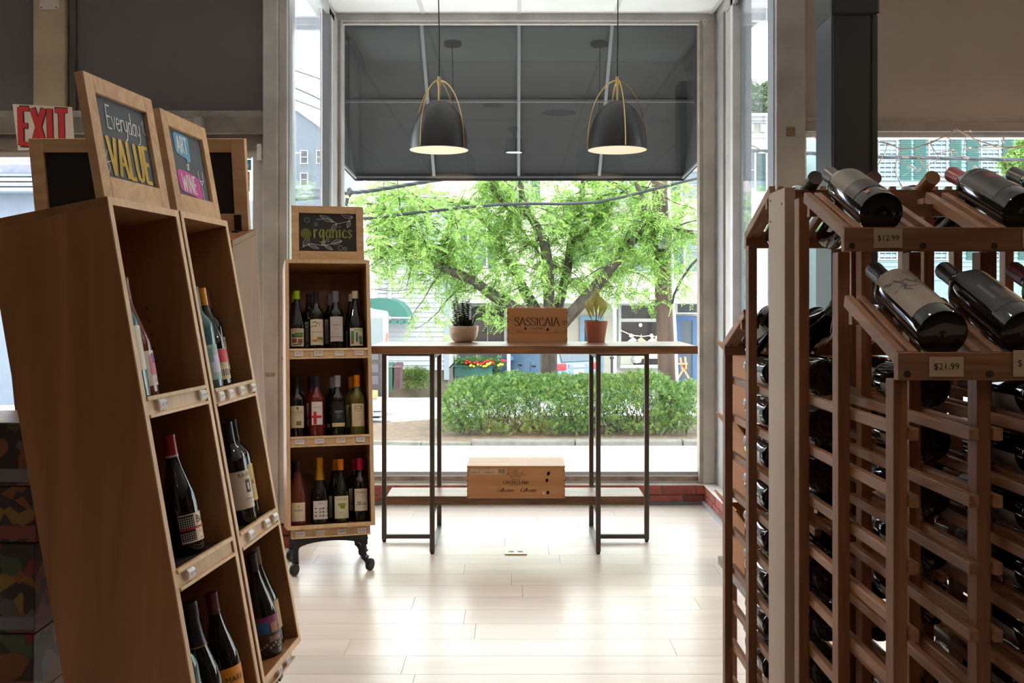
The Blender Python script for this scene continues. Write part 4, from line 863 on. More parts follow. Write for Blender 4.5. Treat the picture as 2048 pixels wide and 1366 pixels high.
o3 = [(.055, bottle('rose bottle with cream MARIS label, Organics bottom shelf', 'burgundy', ROSE, (30, 26, 30), lab=((214, 200, 172), .018, .105, .85), texts=[('MARIS', .015, .068, (60, 55, 60))], patches=[(-.004, .004, .082, .092, (200, 140, 90))])),
      (.158, bottle('sparkling bottle in gold foil with dotted white label, Organics bottom shelf', 'sparkling', DARK, (205, 150, 50), capmetal=.8, lab=((205, 200, 205), .022, .108, .85), texts=[('BIRA', .009, .095, (70, 60, 90))], patches=[(-.028 + .018 * (i % 4) + .003 * (i % 2), -.019 + .018 * (i % 4) + .003 * (i % 2), .035 + .017 * (i // 4), .042 + .017 * (i // 4), ((95, 80, 150), (160, 110, 50), (60, 60, 110), (120, 90, 140))[i % 4]) for i in range(12)])),
      (.258, bottle('bottle with orange capsule and grape label, Organics bottom shelf', 'burgundy', DARK, (205, 115, 15), lab=((205, 200, 175), .020, .125, .9), texts=[('GRUEN OBEN', .0085, .11, (90, 80, 60)), ('KAMPTAL', .006, .048, (90, 80, 60)), ('GRUNER VELTLINER', .004, .036, (90, 80, 60))], patches=[(-.018, .018, .078, .092, (130, 140, 50)), (-.008, .014, .066, .08, (110, 125, 40))])),
      (.352, bottle('bottle with crimson capsule and BOUSQUET label, Organics bottom shelf', 'claret', DARK, (165, 12, 50), lab=((208, 195, 180), .05, .155, .95), texts=[('BOUSQUET', .0095, .137, (60, 50, 50)), ('MALBEC', .006, .118, RD), ('ORGANIC GRAPES', .0045, .067, (90, 80, 70))], patches=[(-.03, .03, .078, .080, (100, 90, 80)), (-.02, .0, .08, .096, (150, 135, 120)), (.004, .028, .08, .09, (165, 150, 135))]))]
for s_, row in ((.428, o1), (.848, o2), (1.254, o3)):
    for u, b_ in row:
        put(b_, OG, u, ov, s_)
        du = {.058: -.004, .152: -.028, .248: -.018, .344: -.008}.get(u, -.016)
        if s_ < 1 or u != .158: dup(b_, OG.M(max(.045, u + du), ov + .095, -s_ + .0006), 'twin bottle behind the ' + b_['label'].replace('sparkling bottle in ', '').replace('bottle with ', '').replace('clear white wine bottle', 'white wine').replace('cream ', '').replace(' label', '').replace(' picture', '').replace('colourful ', '') + ' one')
# bottle on the window side shelf towers are not in view
# ================================================================ WINE RACK (double sided, stepped)
rk = thing('wine_rack', 'double sided stepped wine rack of oiled timber ladders at the right', 'rack', (.9, 2.1, 0))
LX = [.55 + .1215 * i for i in range(7)]; tw = .0205
def post(x, y0, y1, z1, th=tw): return MB().box((x, y0, 0), (x + th, y1, z1)).build('post', RACK, rk, bevel=.0015)
rp = {}
def rail(x, y0, y1, z, w=.0145, h=.0185, name='rail'):
    key = (round(y1 - y0, 3), w, h)
    if key not in rp:
        o = MB().box((0, 0, -h / 2), (w, y1 - y0, h / 2)).build(name, RACKY, rk, bevel=.0025, raw=True); rp[key] = o
    else: o = rp[key].copy(); COL.objects.link(o)
    o.location = (x - .9, y0 - 2.1, z); return o
for i, x in enumerate(LX):
    post(x, 1.45, 1.482, 1.185); post(x, 1.70, 1.732, 1.383); post(x, 1.935, 1.967, 1.50)
    post(x - .0, 2.355, 2.385, 1.43); post(x - .0, 2.62, 2.65, 1.155)
    for k in range(11):
        z = 1.106 - .0975 * k
        if z < .05: continue
        for sgn in (0, 1):
            if i == 0 and sgn == 0: continue
            xx = x + tw if sgn else x - .0145
            rail(xx, 1.442, 1.97, z)
        z2 = 1.089 - .1 * k
        if z2 > .05:
            for sgn in (0, 1):
                if i == 0 and sgn == 0: continue
                xx = x + tw if sgn else x - .0145
                rail(xx, 2.19, 2.66, z2)
# end board and spine
MB().box((.55, 2.038, 0), (.572, 2.168, 1.532)).build('end_board', mat('end_board', (.56, .43, .32), .6, 0, .12, 5, .08, 40, stretch=(1, 1, .1)), rk, bevel=.0015)  # paler than the posts: the window light on its face is in the colour
sc = MB()
for z, y in ((1.50, 2.06), (1.47, 2.15), (1.515, 2.15)): sc.tube([(.5488, y, z), (.5505, y, z)], .0025, 8)
sc.build('screw', STEEL, rk)
MB().box((.572, 2.09, 1.49), (1.40, 2.11, 1.533)).build('spine_board', RACKX, rk, bevel=.0015)
MB().box((.572, 2.09, .62), (1.40, 2.11, .66)).build('spine_board', RACKX, rk)
MB().box((.572, 2.09, .05), (1.40, 2.11, .09)).build('spine_board', RACKX, rk)
# sloping display cradles
def slat(x, y0, z0, y1, z1): return MB().bar((x, y0, z0), (x, y1, z1), .0135, .020).build('cradle_slat', RACKY, rk, bevel=.0015)
def tier(yr, zr, sg, ln):
    "price board at y=yr with its top at zr; cradles climb away from it"
    a, b_ = (yr, yr + sg * .018); a, b_ = min(a, b_), max(a, b_)
    MB().box((.549, a, zr - .040), (1.40, b_, zr)).build('price_board', RACKX, rk, bevel=.0015)
    for x in LX:
        for dx in (-.005, tw + .005):
            if x == LX[0] and dx < 0: dx = .006
            slat(x + dx, yr + sg * .012, zr - .008, yr + sg * (.012 + ln * math.cos(.35)), zr - .008 + ln * math.sin(.35))
    MB().box((.55, min(yr + sg * .20, yr + sg * .215), zr + .035), (1.40, max(yr + sg * .20, yr + sg * .215), zr + .058)).build('cross_batten', RACKX, rk)
    m = []
    for i in range(7):
        x = .562 + .119 * i; MB().lathe([(0, 0), (.0052, 0), (.0055, .0008)], (x, a - .001 if sg > 0 else b_ + .001, zr - .031), 12, M=basis((0, 0, 0), (1, 0, 0), (0, 0, 1), (0, 1, 0))).build('screw', STEEL, rk)
tier(1.43, 1.2255, 1, .24); tier(1.665, 1.4226, 1, .24)
tier(2.64, 1.195, -1, .24); tier(2.395, 1.465, -1, .24)
def shelf_ticket(x0, x1, yr, zt, zb, s):
    o = MB().box((x0, yr - .0022, zb), (x1, yr - .001, zt)).build('price_ticket', TAGC, rk)
    if s:
        m = MB(); text(m, s, .0135, basis(((x0 + x1) / 2, yr - .0026, (zt + zb) / 2), (1, 0, 0), (0, 0, 1), (0, -1, 0))); m.build('lettering', INK, o)
shelf_ticket(.598, .6455, 1.665, 1.4205, 1.388, '$12.99'); shelf_ticket(.846, .894, 1.665, 1.4205, 1.388, '$15.99')
shelf_ticket(.593, .642, 1.43, 1.2195, 1.191, '$21.99'); shelf_ticket(.7135, .762, 1.43, 1.229, 1.191, '$18.99')
# bottles on the display slopes
th_ = .35
def slope(x, y, z, sg=1, spin=0):
    ax = Vector((0, sg * math.cos(th_), math.sin(th_))); xx = Vector((1, 0, 0)) * sg
    yy = ax.cross(xx); M = basis((x, y, z), xx, yy, ax)      # label (local -Y) turned up to the sky
    return M @ Matrix.Rotation(spin, 4, 'Z')
C_ = [LX[i] + tw / 2 + .0607 for i in range(6)]
GR = (120, 110, 98)
a = bottle('grey labelled bottle above the $12.99 ticket, first on the upper slope', 'claret', DARK, (70, 68, 66), lab=(GR, .045, .185, 1.35), texts=[('AVEROLDI', .012, .165, (190, 140, 50))], patches=[(-.05, .05, .045, .098, (38, 36, 36)), (-.008, .012, .012, .03, (170, 150, 110)), (-.03, -.022, .02, .035, (200, 130, 30))])
a.matrix_basis = slope(C_[0], 1.69, 1.447, 1, .15)
a = bottle('black bottle with red capsule and red emblem on the upper slope', 'claret', DARK, (165, 18, 35), lab=((30, 27, 28), .05, .185, 1.35), texts=[('ARCANE', .014, .168, (150, 130, 90))], patches=[(-.014, .012, .118, .145, (130, 22, 30)), (-.004, .020, .108, .128, (110, 25, 28)), (-.022, -.014, .125, .135, (120, 22, 28)), (.02, .028, .115, .122, (120, 22, 28)), (.0, .02, .058, .085, (190, 165, 120))])
a.matrix_basis = slope(C_[2], 1.69, 1.447, 1, .1)
a = bottle('bottle with charcoal capsule beside the red capsule one on the upper slope', 'claret', DARK, (45, 42, 44), lab=((60, 50, 48), .05, .17, 1.2), texts=[('RESERVA', .012, .15, (160, 140, 110))])
a.matrix_basis = slope(C_[3], 1.69, 1.447, 1, .1)
a = bottle('large bottle with a twisting branch on its grey label, above the $21.99 ticket', 'claret', DARK, (38, 30, 36), lab=((150, 133, 116), .035, .195, 1.45), texts=[('Ahlarata', .010, .172, (60, 48, 40), .004), ('VINO ROSSO', .005, .16, (70, 58, 50), .004)],
    lines=[([(-.05, .16), (-.04, .148), (-.034, .152), (-.028, .138), (-.018, .142), (-.008, .128), (.004, .132), (.012, .12), (.026, .124), (.04, .108), (.05, .11)], .006, (62, 54, 50)), ([(-.045, .118), (-.03, .124), (-.018, .112), (-.004, .118), (.006, .104), (.02, .108), (.034, .092)], .0045, (78, 68, 62)), ([(-.028, .138), (-.024, .124), (-.03, .112), (-.022, .10)], .004, (66, 58, 54)), ([(.012, .12), (.018, .106), (.012, .094)], .0035, (66, 58, 54)), ([(-.008, .128), (-.002, .142), (.008, .148), (.014, .158)], .003, (70, 62, 56)), ([(.026, .124), (.034, .136), (.03, .146)], .003, (70, 62, 56))], patches=[(.018, .034, .012, .0345, (205, 190, 150))])
a.matrix_basis = slope(C_[0] + .004, 1.455, 1.250, 1, .25)
a = bottle('black bottle with a long cream strip label on the lower slope', 'claret', DARK, (26, 20, 24), lab=((22, 20, 22), .04, .19, 1.3), texts=[('ESTATE', .012, .17, (120, 105, 80))], patches=[(-.004, .008, .005, .185, (190, 165, 120)), (-.035, -.03, .07, .13, (90, 85, 75)), (.018, .03, .08, .15, (60, 58, 52)), (-.024, -.014, .06, .11, (70, 66, 60))])
a.matrix_basis = slope(C_[1] + .004, 1.455, 1.250, 1, .3)
a = bottle('bottle with wine red capsule at the picture edge on the lower slope', 'claret', DARK, (125, 12, 30), lab=(CR, .05, .16, 1.2), texts=[('RIOJA', .014, .14, RD)])
a.matrix_basis = slope(C_[2] + .004, 1.455, 1.250, 1, .1)
for i, (cp, lb_) in enumerate((((60, 58, 55), 'far side display bottle with a round dark cap beside the end board'), ((90, 20, 30), 'far side display bottle with a maroon cap behind the spine board'), ((150, 95, 40), 'far side display bottle with a copper brown cap over the spine board'), ((40, 40, 44), 'far side display bottle with a black cap further along the spine board'))):
    a = bottle(lb_, 'claret', DARK, cp, lab=((200, 190, 175), .05, .15, 1.3), full=False); a.matrix_basis = slope(C_[i], 2.345, 1.452, -1)
for i, (cp, lb_) in enumerate((((30, 34, 36), 'pale labelled bottle on the window side lower slope next to the outer posts'), ((20, 20, 22), 'black necked bottle on the window side lower slope, second along'), ((40, 44, 48), 'dark bottle on the window side lower slope, third along'), ((20, 20, 22), 'dark bottle on the window side lower slope, fourth along'))):
    a = bottle(lb_, 'burgundy' if i == 1 else 'claret', DARK, cp, lab=((190, 200, 205), .04, .16, 1.4), full=False); a.matrix_basis = slope(C_[i], 2.585, 1.19, -1)
# bottles lying in the cells
lie = bottle('x', 'claret', DARK, (120, 122, 126), capmetal=.9, lab=((205, 205, 208), .03, .15, 1.5), full=False)
lie.matrix_basis = Matrix.Translation((0, -3, .3))
ordn = ['top', 'second', 'third', 'fourth', 'fifth', 'sixth', 'seventh', 'eighth', 'ninth', 'tenth']
ordc = ['first', 'second', 'third', 'fourth', 'fifth', 'sixth']
first = True
def lying(x, y, z, lab, grp, spin):
    global first
    M = basis((x, y, z), (1, 0, 0), Vector((0, 1, 0)).cross(Vector((1, 0, 0))), (0, 1, 0)) @ Matrix.Rotation(spin, 4, 'Z')
    if first:
        lie.matrix_basis = M; lie['label'] = lab; lie['group'] = grp; first = False
    else: dup(lie, M, lab, grp)
for c_ in range(6):
    for k in range(10):
        z = 1.089 - .1 * k + .00925 + .030
        if z < .1: continue
        if (c_, k) in ((0, 8), (2, 3), (3, 6), (4, 1)): continue
        lying(C_[c_], 2.355, z, 'bottle lying in the rack, window side, %s column from the end board, %s row' % (ordc[c_], ordn[k]), 'bottles lying in the window side cells', math.pi + .3 * math.sin(c_ * 3 + k))
for c_ in range(6):
    for k in range(10):
        z = 1.106 - .0975 * k + .00925 + .030
        if z < .1 or (c_ == 0 and k in (3, 7)) or (c_, k) in ((1, 5), (3, 2), (2, 7)): continue
        y = 1.995 if c_ == 0 else 1.62 if c_ > 1 else 1.78
        if c_ == 0: lying(C_[c_], y, z, 'bottle lying deep in the rack, shop side, first column, %s row' % ordn[k], 'bottles lying in the shop side cells', math.pi)
        else: lying(C_[c_], y, z, 'bottle lying in the rack, shop side, %s column from the end board, %s row' % (ordc[c_], ordn[k]), 'bottles lying in the shop side cells', math.pi)
# cartons beyond the rack
CART = mat('orange_carton', (.46, .19, .06), .7, 0, .1, 6)
sd = thing('display_stand', 'low timber stand under the orange cartons beyond the wine rack', 'stand', (.85, 3.15, 0))
MB().box((.68, 2.95, .415), (1.20, 3.35, .44)).build('top_board', mat('grey_board', (.33, .29, .25), .6), sd)
for x in (.71, 1.16):
    for y in (2.97, 3.31): MB().box((x, y, 0), (x + .025, y + .025, .415)).build('leg', RACK, sd)
for k, (z0, lab) in enumerate(((.441, 'open orange carton at the bottom of the stack beyond the rack'), (.70, 'open orange carton in the middle of the stack beyond the rack'), (.934, 'open orange carton on top of the stack beyond the rack'))):
    t = thing('carton', lab, 'box', (.86, 3.15, z0), 'orange cartons beyond the rack'); z1 = z0 + .19; x0, x1, y0, y1 = .685 + .004 * k, 1.15, 2.98, 3.3; th = .005
    for nm, a, b_ in (('side', (x0, y0, z0), (x0 + th, y1, z1)), ('side', (x1 - th, y0, z0), (x1, y1, z1)), ('side', (x0 + th, y0, z0), (x1 - th, y0 + th, z1)), ('side', (x0 + th, y1 - th, z0), (x1 - th, y1, z1)), ('bottom', (x0 + th, y0 + th, z0), (x1 - th, y1 - th, z0 + th))): MB().box(a, b_).build(nm, CART, t)
    m = MB(); m.hexa([Vector((x0, y0, z1)), Vector((x0 + .004, y0, z1)), Vector((x0, y1, z1)), Vector((x0 + .004, y1, z1)), Vector((x0 - .028, y0 - .0, z1 + .038)), Vector((x0 - .024, y0, z1 + .042)), Vector((x0 - .028, y1, z1 + .038)), Vector((x0 - .024, y1, z1 + .042))]); m.build('flap', CART, t)
    MB().lathe([(0, 0), (.014, 0)], (.87, y0 - .0008, z0 + .12), 14, M=basis((0, 0, 0), (1, 0, 0), (0, 0, 1), (0, -1, 0))).build('hand_hole', BLACK, t)
pb = thing('tissue_bundle', 'bundle of pale pink tissue paper on the topmost orange carton', 'paper', (.86, 3.14, 1.13))
m = MB(); vs = []
for j in range(9):
    for i in range(13): vs.append((.77 + i * .026, 2.98 + j * .035, 1.132 + .075 * math.sin(math.pi * (j + .3) / 8.6) * math.sin(math.pi * (i + .3) / 12.6) + random.uniform(0, .014)))
m.add(vs, [(j * 13 + i, j * 13 + i + 1, (j + 1) * 13 + i + 1, (j + 1) * 13 + i) for j in range(8) for i in range(12)]); m.build('folded_sheet', mat('tissue_pink', (.58, .44, .42), .8), pb)
# beer cases behind the nearest tower
def casemat(n, seed, sc_=18, dark=.5):
    nm = 'case_print_%d' % n
    m = bpy.data.materials.new(nm); m.use_nodes = True; nt = m.node_tree; b = nt.nodes['Principled BSDF']; b.inputs['Roughness'].default_value = .45
    N = nt.nodes.new; K = nt.links.new; tc = N('ShaderNodeTexCoord'); mp = N('ShaderNodeMapping'); mp.inputs['Location'].default_value = (seed, seed * 2, seed); K(tc.outputs['Object'], mp.inputs['Vector'])
    v = N('ShaderNodeTexVoronoi'); v.inputs['Scale'].default_value = sc_; K(mp.outputs[0], v.inputs['Vector']); sp_ = N('ShaderNodeSeparateColor'); K(v.outputs['Color'], sp_.inputs[0])
    cr = N('ShaderNodeValToRGB'); cr.color_ramp.interpolation = 'CONSTANT'; e = cr.color_ramp.elements; e[0].color = (.03, .02, .018, 1); e[1].position = .3; e[1].color = (.19, .07, .014, 1)
    for p_, c in ((.48, (.17, .02, .016, 1)), (.6, (.22, .13, .025, 1)), (.72, (.05, .075, .035, 1)), (.85, (.09, .09, .10, 1))): x = e.new(p_); x.color = c
    K(sp_.outputs[0], cr.inputs[0]); K(cr.outputs[0], b.inputs['Base Color']); return m
z = 0
for k, h in enumerate((.25, .17, .24, .15, .17)):
    for j, (x0, x1) in enumerate(((-1.66, -1.28), (-2.08, -1.69))):
        t = thing('beer_case', '%s printed beer case in the %s stack behind the nearest shelf tower' % (['bottom', 'second', 'middle', 'fourth', 'topmost'][k], ['near', 'outer'][j]), 'box', ((x0 + x1) / 2, 2.78, z), 'printed beer cases')
        MB().box((x0 + .004 * k, 2.63, z), (x1 + .004 * k, 2.93, z + h - .003)).build('carton_body', casemat(k * 2 + j, k * 3.1 + j, 14 + 5 * k), t, bevel=.004)
        MB().box((x0 + .004 * k, 2.6285, z + .01), (x1 + .004 * k, 2.63, z + .045)).build('printed_band', mat('band_grey%d' % (k % 2), ((.16, .17, .20), (.20, .05, .04))[k % 2], .5), t)
    z += h
# string of lights round the right window
sl = thing('fairy_lights', 'string of clear mini lights on white cord over the right window', 'string lights', tuple(P(1912, 258, YW - .07)))
cordm = mat('pale_cord', (.55, .42, .36), .5); bulbm = mat('clear_bulb', (.85, .85, .82), .12)
def L3(pts, yy=YW - .07): return [P(x, y, yy + .012 * math.sin(i * 1.7)) for i, (x, y) in enumerate(pts)]
main = [(1594, 252), (1588, 275), (1586, 300), (1588, 330), (1586, 372)]; top = [(1590, 258), (1600, 264), (1618, 268), (1632, 266)]
sw = [(1756, 284), (1775, 288), (1800, 297), (1830, 296), (1862, 286), (1890, 272), (1912, 258), (1928, 267), (1952, 280), (1985, 290), (2015, 297), (2048, 292)]
MB().tube(L3(main), .003, 5).tube([p + Vector((.006, -.004, 0)) for p in L3(main)], .0025, 5).build('cord', cordm, sl)
MB().tube(L3(top), .003, 5).build('cord', cordm, sl); MB().tube(L3(sw), .0028, 5).tube([p + Vector((0, -.004, .004 * math.sin(i * 2))) for i, p in enumerate(L3(sw))], .0028, 5).build('cord', cordm, sl)
drops = [[(1588, 262), (1606, 262), (1625, 272)], [(1588, 270), (1575, 278), (1568, 284)], [(1586, 300), (1575, 294)], [(1588, 312), (1572, 316)], [(1586, 322), (1600, 330), (1598, 342)], [(1586, 330), (1566, 330), (1578, 344)], [(1590, 280), (1604, 290)],
 [(1775, 288), (1770, 305), (1760, 322)], [(1800, 297), (1795, 320), (1820, 332)], [(1800, 300), (1788, 340), (1800, 366)], [(1830, 296), (1832, 312), (1842, 322)], [(1862, 286), (1868, 308), (1898, 302)], [(1862, 290), (1880, 318), (1842, 338)], [(1855, 330), (1858, 345), (1878, 352)], [(1890, 272), (1912, 285), (1906, 302)],
 [(1928, 262), (1938, 262)], [(1932, 268), (1926, 310), (1948, 332)], [(1948, 332), (1940, 348)], [(1952, 280), (1965, 296), (1988, 294)], [(1985, 290), (1942, 296)], [(2010, 297), (2008, 318), (2020, 336)], [(2010, 300), (2008, 285)], [(1830, 314), (1818, 314)], [(1912, 310), (1928, 314)], [(1756, 286), (1748, 288)]]
for d_ in drops:
    q = L3(d_); br = MB().tube(q, .0022, 5).build('branch_wire', cordm, sl); e_ = (q[-1] - q[-2]).normalized()
    MB().tube([q[-1], q[-1] + e_ * .012, q[-1] + e_ * .028, q[-1] + e_ * .034], [.0055, .006, .0045, .0005], 7).build('bulb', bulbm, br, smooth=True)
# ================================================================ OUTSIDE
def gz(Y): return -.15 - .08 * (Y - 6.6) if Y < 15 else -.822 - .057 * (Y - 15)
ASPH = mat('pale_asphalt', (.50, .51, .52), .85, 0, .06, 1.2); SIDE = mat('concrete_walk', (.62, .61, .59), .85, 0, .06, 2)  # even pale asphalt, whitened to bounce more sky light indoors
def sheet(y0, y1, x0, x1, dz=0):
    return MB().hexa([Vector((x, y, gz(y) + dz - t)) for t in (.1, 0) for y in (y0, y1) for x in (x0, x1)])
struct('street', sheet(15, 130, -90, 90), ASPH); 
st = struct('sidewalk', sheet(6.45, 15, -40, 40), SIDE)
bedm = mat('mulch_bed', (.12, .08, .052), .95, 0, .4, 9, .5, 40)
bed = MB(); n = 16
pts = [(-3.05, 15.0), (-2.9, 14.5), (-2.2, 14.2), (-1.3, 14.05), (0, 14.0), (3.6, 14.0), (9, 14), (9, 17.2), (3.4, 17.2), (0, 17.1), (-1.2, 16.8), (-2.4, 16.0)]
bed.prism(pts, Matrix.Translation((0, 0, gz(14) - .06)), .11); isl = struct('land_island', bed, bedm)
crb = mat('granite_curb', (.13, .12, .105), .8, 0, .25, 7, .3, 30)
x = -.62
for l in (1.45, 1.5, 1.45, 1.5, 1.6):
    MB().box((x, 13.86, gz(14) - .06), (x + l - .012, 14.05, gz(14) + .085)).build('curb_stone', crb, isl, bevel=.02); x += l
for (a, b_) in (((-3.12, 15.0), (-2.95, 14.45)), ((-2.95, 14.45), (-2.25, 14.12)), ((-2.25, 14.12), (-1.32, 13.97)), ((-1.32, 13.97), (-.62, 13.93))):
    MB().bar((*a, gz(14) - .01), (*b_, gz(14) - .01), .14, .13).build('curb_stone', crb, isl, bevel=.01)
# ---------------------------------------------------------------- foliage
def fronds(name, m, parent, base, dirs, Ls, k=7, lw=.011, ll=.04, droop=.25, kind='stuff', w2=1):
    "compound leaves: pairs of leaflets along drooping stalks"
    base = np.array(base); d = np.array(dirs); Ls = np.array(Ls); n = len(base)
    off = np.array(OFF.get(parent.name, (0, 0, 0))) if parent is not None else np.zeros(3)
    s = np.cross(d, rng.normal(0, .35, (n, 3)) + np.array([0, 0, 1])); s /= np.linalg.norm(s, axis=1, keepdims=True) + 1e-9
    V = []
    for i in range(k):
        u = (i + .8) / k; q = base + d * (Ls * u)[:, None]; q[:, 2] -= droop * Ls * u * u
        for sg in (-1, 1):
            l = (ll * (1 - .45 * abs(u - .45)) * rng.uniform(.8, 1.2, n))[:, None]; o = s * sg + d * .35; o[:, 2] -= .25
            V.append(np.stack([q, q + o * l * .5 + d * lw * w2, q + o * l, q + o * l * .5 - d * lw * w2], 1))
    V = np.concatenate(V).reshape(-1, 3) - off; nf = len(V) // 4
    me = bpy.data.meshes.new(name); me.from_pydata(V.tolist(), [], np.arange(nf * 4).reshape(-1, 4).tolist()); me.materials.append(m)
    o = bpy.data.objects.new(name, me); COL.objects.link(o); o.parent = parent; o['kind'] = kind; return o
def rdir(n, up=.0, flat=1.0):
    v = rng.normal(0, 1, (n, 3)); v[:, 2] = v[:, 2] * flat + up; return v / np.linalg.norm(v, axis=1, keepdims=True)
BARK = mat('locust_bark', (.055, .043, .035), .9, 0, .55, 14, .6, 30, stretch=(1, 1, .35))
BARK2 = mat('twig_bark', (.05, .04, .033), .9)
LOC = leafmat('locust_leaf', (.25, .40, .095), .5, .55)
TY = 16.6; g0 = gz(TY)
tr = thing('locust_tree', 'honey locust tree with lime green feathery leaves above the hedge', 'tree', (P(1097, 760, TY).x, TY, g0))
def limb(pts, n=8): return MB().tube([P(x, y, TY + dy) for x, y, dy, w in pts], [w for *_, w in pts], n)
limbs = [
 [(1098, 800, 0, .17), (1097, 760, 0, .15), (1097, 715, 0, .145), (1098, 680, 0, .15), (1102, 645, 0, .17)],
 [(1090, 668, -.1, .10), (1045, 625, -.3, .10), (985, 590, -.6, .095), (945, 560, -.7, .08), (885, 535, -.9, .065), (840, 512, -1, .055), (790, 497, -1.2, .04), (735, 488, -1.3, .025)],
 [(1092, 660, .1, .10), (1065, 610, .2, .105), (1040, 565, .3, .085), (1015, 520, .4, .06), (1003, 480, .5, .05), (965, 440, .6, .035), (930, 405, .7, .02)],
 [(1100, 655, 0, .10), (1098, 590, 0, .095), (1096, 530, -.1, .09), (1088, 480, -.15, .085), (1060, 430, -.2, .06), (1044, 395, -.3, .05), (1040, 350, -.3, .04), (1030, 290, -.3, .03)],
 [(1106, 655, .2, .10), (1120, 600, .3, .085), (1135, 540, .4, .075), (1143, 480, .5, .07), (1158, 430, .6, .055), (1165, 380, .7, .045), (1170, 300, .7, .03)],
 [(1106, 668, -.2, .11), (1145, 625, -.4, .11), (1195, 570, -.6, .10), (1235, 520, -.8, .085), (1268, 478, -.9, .07), (1290, 445, -1, .055), (1288, 405, -1, .05), (1272, 365, -1, .035)],
 [(1120, 660, .3, .08), (1160, 610, .6, .08), (1205, 560, .9, .06), (1240, 545, 1.1, .045), (1290, 520, 1.3, .035), (1340, 500, 1.4, .02)],
 [(1290, 445, -1, .04), (1330, 450, -1.2, .035), (1370, 462, -1.3, .02)],
 [(1060, 430, -.2, .045), (1020, 420, -.5, .04), (985, 380, -.7, .03), (960, 330, -.8, .02)],
 [(895, 538, -.9, .035), (900, 500, -.9, .03), (893, 460, -1, .025), (905, 430, -1, .015)],
 [(1143, 480, .5, .045), (1190, 450, .2, .035), (1225, 410, 0, .03), (1235, 350, 0, .02)],
 [(840, 512, -1, .035), (805, 470, -.8, .03), (780, 430, -.8, .025), (750, 405, -.8, .018)]]
trunk = limb(limbs[0], 12).build('trunk', BARK, tr, smooth=True)
B0 = []; D0 = []; L0 = []
for i, l in enumerate(limbs[1:]):
    limb(l).build('limb', BARK, tr, smooth=True)
    q = [P(x, y, TY + dy) for x, y, dy, w in l]; tw_ = MB()
    for j in range(15):
        u = random.uniform(.22 if i < 6 else .05, 1) * (len(q) - 1); k = min(int(u), len(q) - 2); p = q[k].lerp(q[k + 1], u - k)
        d = Vector(rdir(1, .25, .7)[0].tolist()); L_ = random.uniform(.5, 1.25); pts = [p]; dd = d.copy()
        for s_ in range(5):
            dd = (dd + Vector(rdir(1)[0].tolist()) * .35 + Vector((0, 0, -.05))).normalized(); pts.append(pts[-1] + dd * L_ / 5)
        tw_.tube(pts, [.014, .012, .010, .008, .006, .003], 4)
        for s_ in range(1, 6):
            a = pts[s_]; n_ = 6
            for _ in range(n_):
                B0.append(tuple(a.lerp(pts[s_ - 1], random.random()) + Vector((random.gauss(0, .07), random.gauss(0, .07), random.gauss(0, .06))))); e_ = (dd * .5 + Vector(rdir(1, -.12, .6)[0].tolist())).normalized(); D0.append(tuple(e_)); L0.append(random.uniform(.14, .26))
    tw_.build('twigs', BARK2, tr, kind='stuff')
print('fronds', len(B0))
for c_, (x, y, dy, rx, ry, n_) in enumerate(((830, 440, -1, 95, 70, 330), (780, 400, -.5, 70, 50, 160), (960, 500, .2, 110, 70, 300), (1050, 420, .8, 140, 70, 330), (1220, 420, .4, 130, 60, 330), (1300, 560, -.6, 75, 60, 230), (1330, 400, .4, 70, 50, 200), (1180, 510, .8, 90, 60, 230), (1050, 560, -.5, 70, 40, 140), (800, 520, -1.2, 70, 40, 130), (1360, 480, .3, 40, 70, 110), (1060, 250, 0, 330, 110, 500), (1000, 610, -.6, 40, 45, 90), (905, 650, -2.2, 22, 28, 30))):
    for _ in range(int(n_ * 1.05)):
        a = random.uniform(0, 6.28); r = random.random() ** .5
        p = P(x + rx * r * math.cos(a), y + ry * r * math.sin(a), TY + dy + random.uniform(-.8, .8)); B0.append(tuple(p)); D0.append(tuple(rdir(1, -.15, .6)[0])); L0.append(random.uniform(.14, .26))
fronds('foliage', LOC, tr, B0, D0, L0, 9, .013, .050, .35)
# hedge
hg = thing('hedge', 'clipped evergreen yew hedge behind the granite curb', 'hedge', (P(1130, 860, 15.2).x, 15.2, gz(14) + .05))
HB = []; HD = []; hx0, hx1 = P(884, 800, 15.2).x, P(1396, 800, 15.2).x; hz0 = gz(14) + .04
def htop(x): 
    px = CX + x / 15.2 * F
    return np.interp(px, [884, 905, 950, 1000, 1030, 1060, 1110, 1180, 1240, 1290, 1330, 1345, 1396], [800, 768, 757, 752, 746, 752, 752, 750, 752, 742, 752, 770, 762])
while len(HB) < 19000:
    x = random.uniform(hx0, hx1); y = random.uniform(14.45, 16.1); t_ = HC - (htop(x) - 600) / F * 15.2; z = random.uniform(hz0 + .04, t_)
    cx_ = (y - 15.25) / .85; cz_ = (z - hz0) / (t_ - hz0)
    e_ = abs(cx_) ** 2.2 + max(0, cz_) ** 4
    if e_ > 1: continue
    if cz_ < .4 and random.random() < .3: continue
    if e_ < .35 and random.random() < .8: continue
    if math.sin(x * 7 + 2 * math.sin(y * 5)) * math.sin(z * 9 + x * 3) < -.6 and cz_ < .7: continue
    HB.append((x, y, z)); HD.append(tuple((np.array([random.gauss(0, .6), random.gauss(-.25, .5), random.gauss(.75, .45)]))))
HD = [tuple(np.array(v) / np.linalg.norm(v)) for v in HD]
YEW = leafmat('yew_leaf', (.080, .165, .042), .3, .6); YEW2 = leafmat('yew_tip', (.18, .28, .06), .3, .4)
fronds('foliage', YEW, hg, HB[:11000], HD[:11000], [.085] * 11000, 4, .007, .026, .1)
fronds('foliage', YEW2, hg, HB[11000:], HD[11000:], [.07] * (len(HB) - 11000), 4, .007, .024, .1)
m = MB()
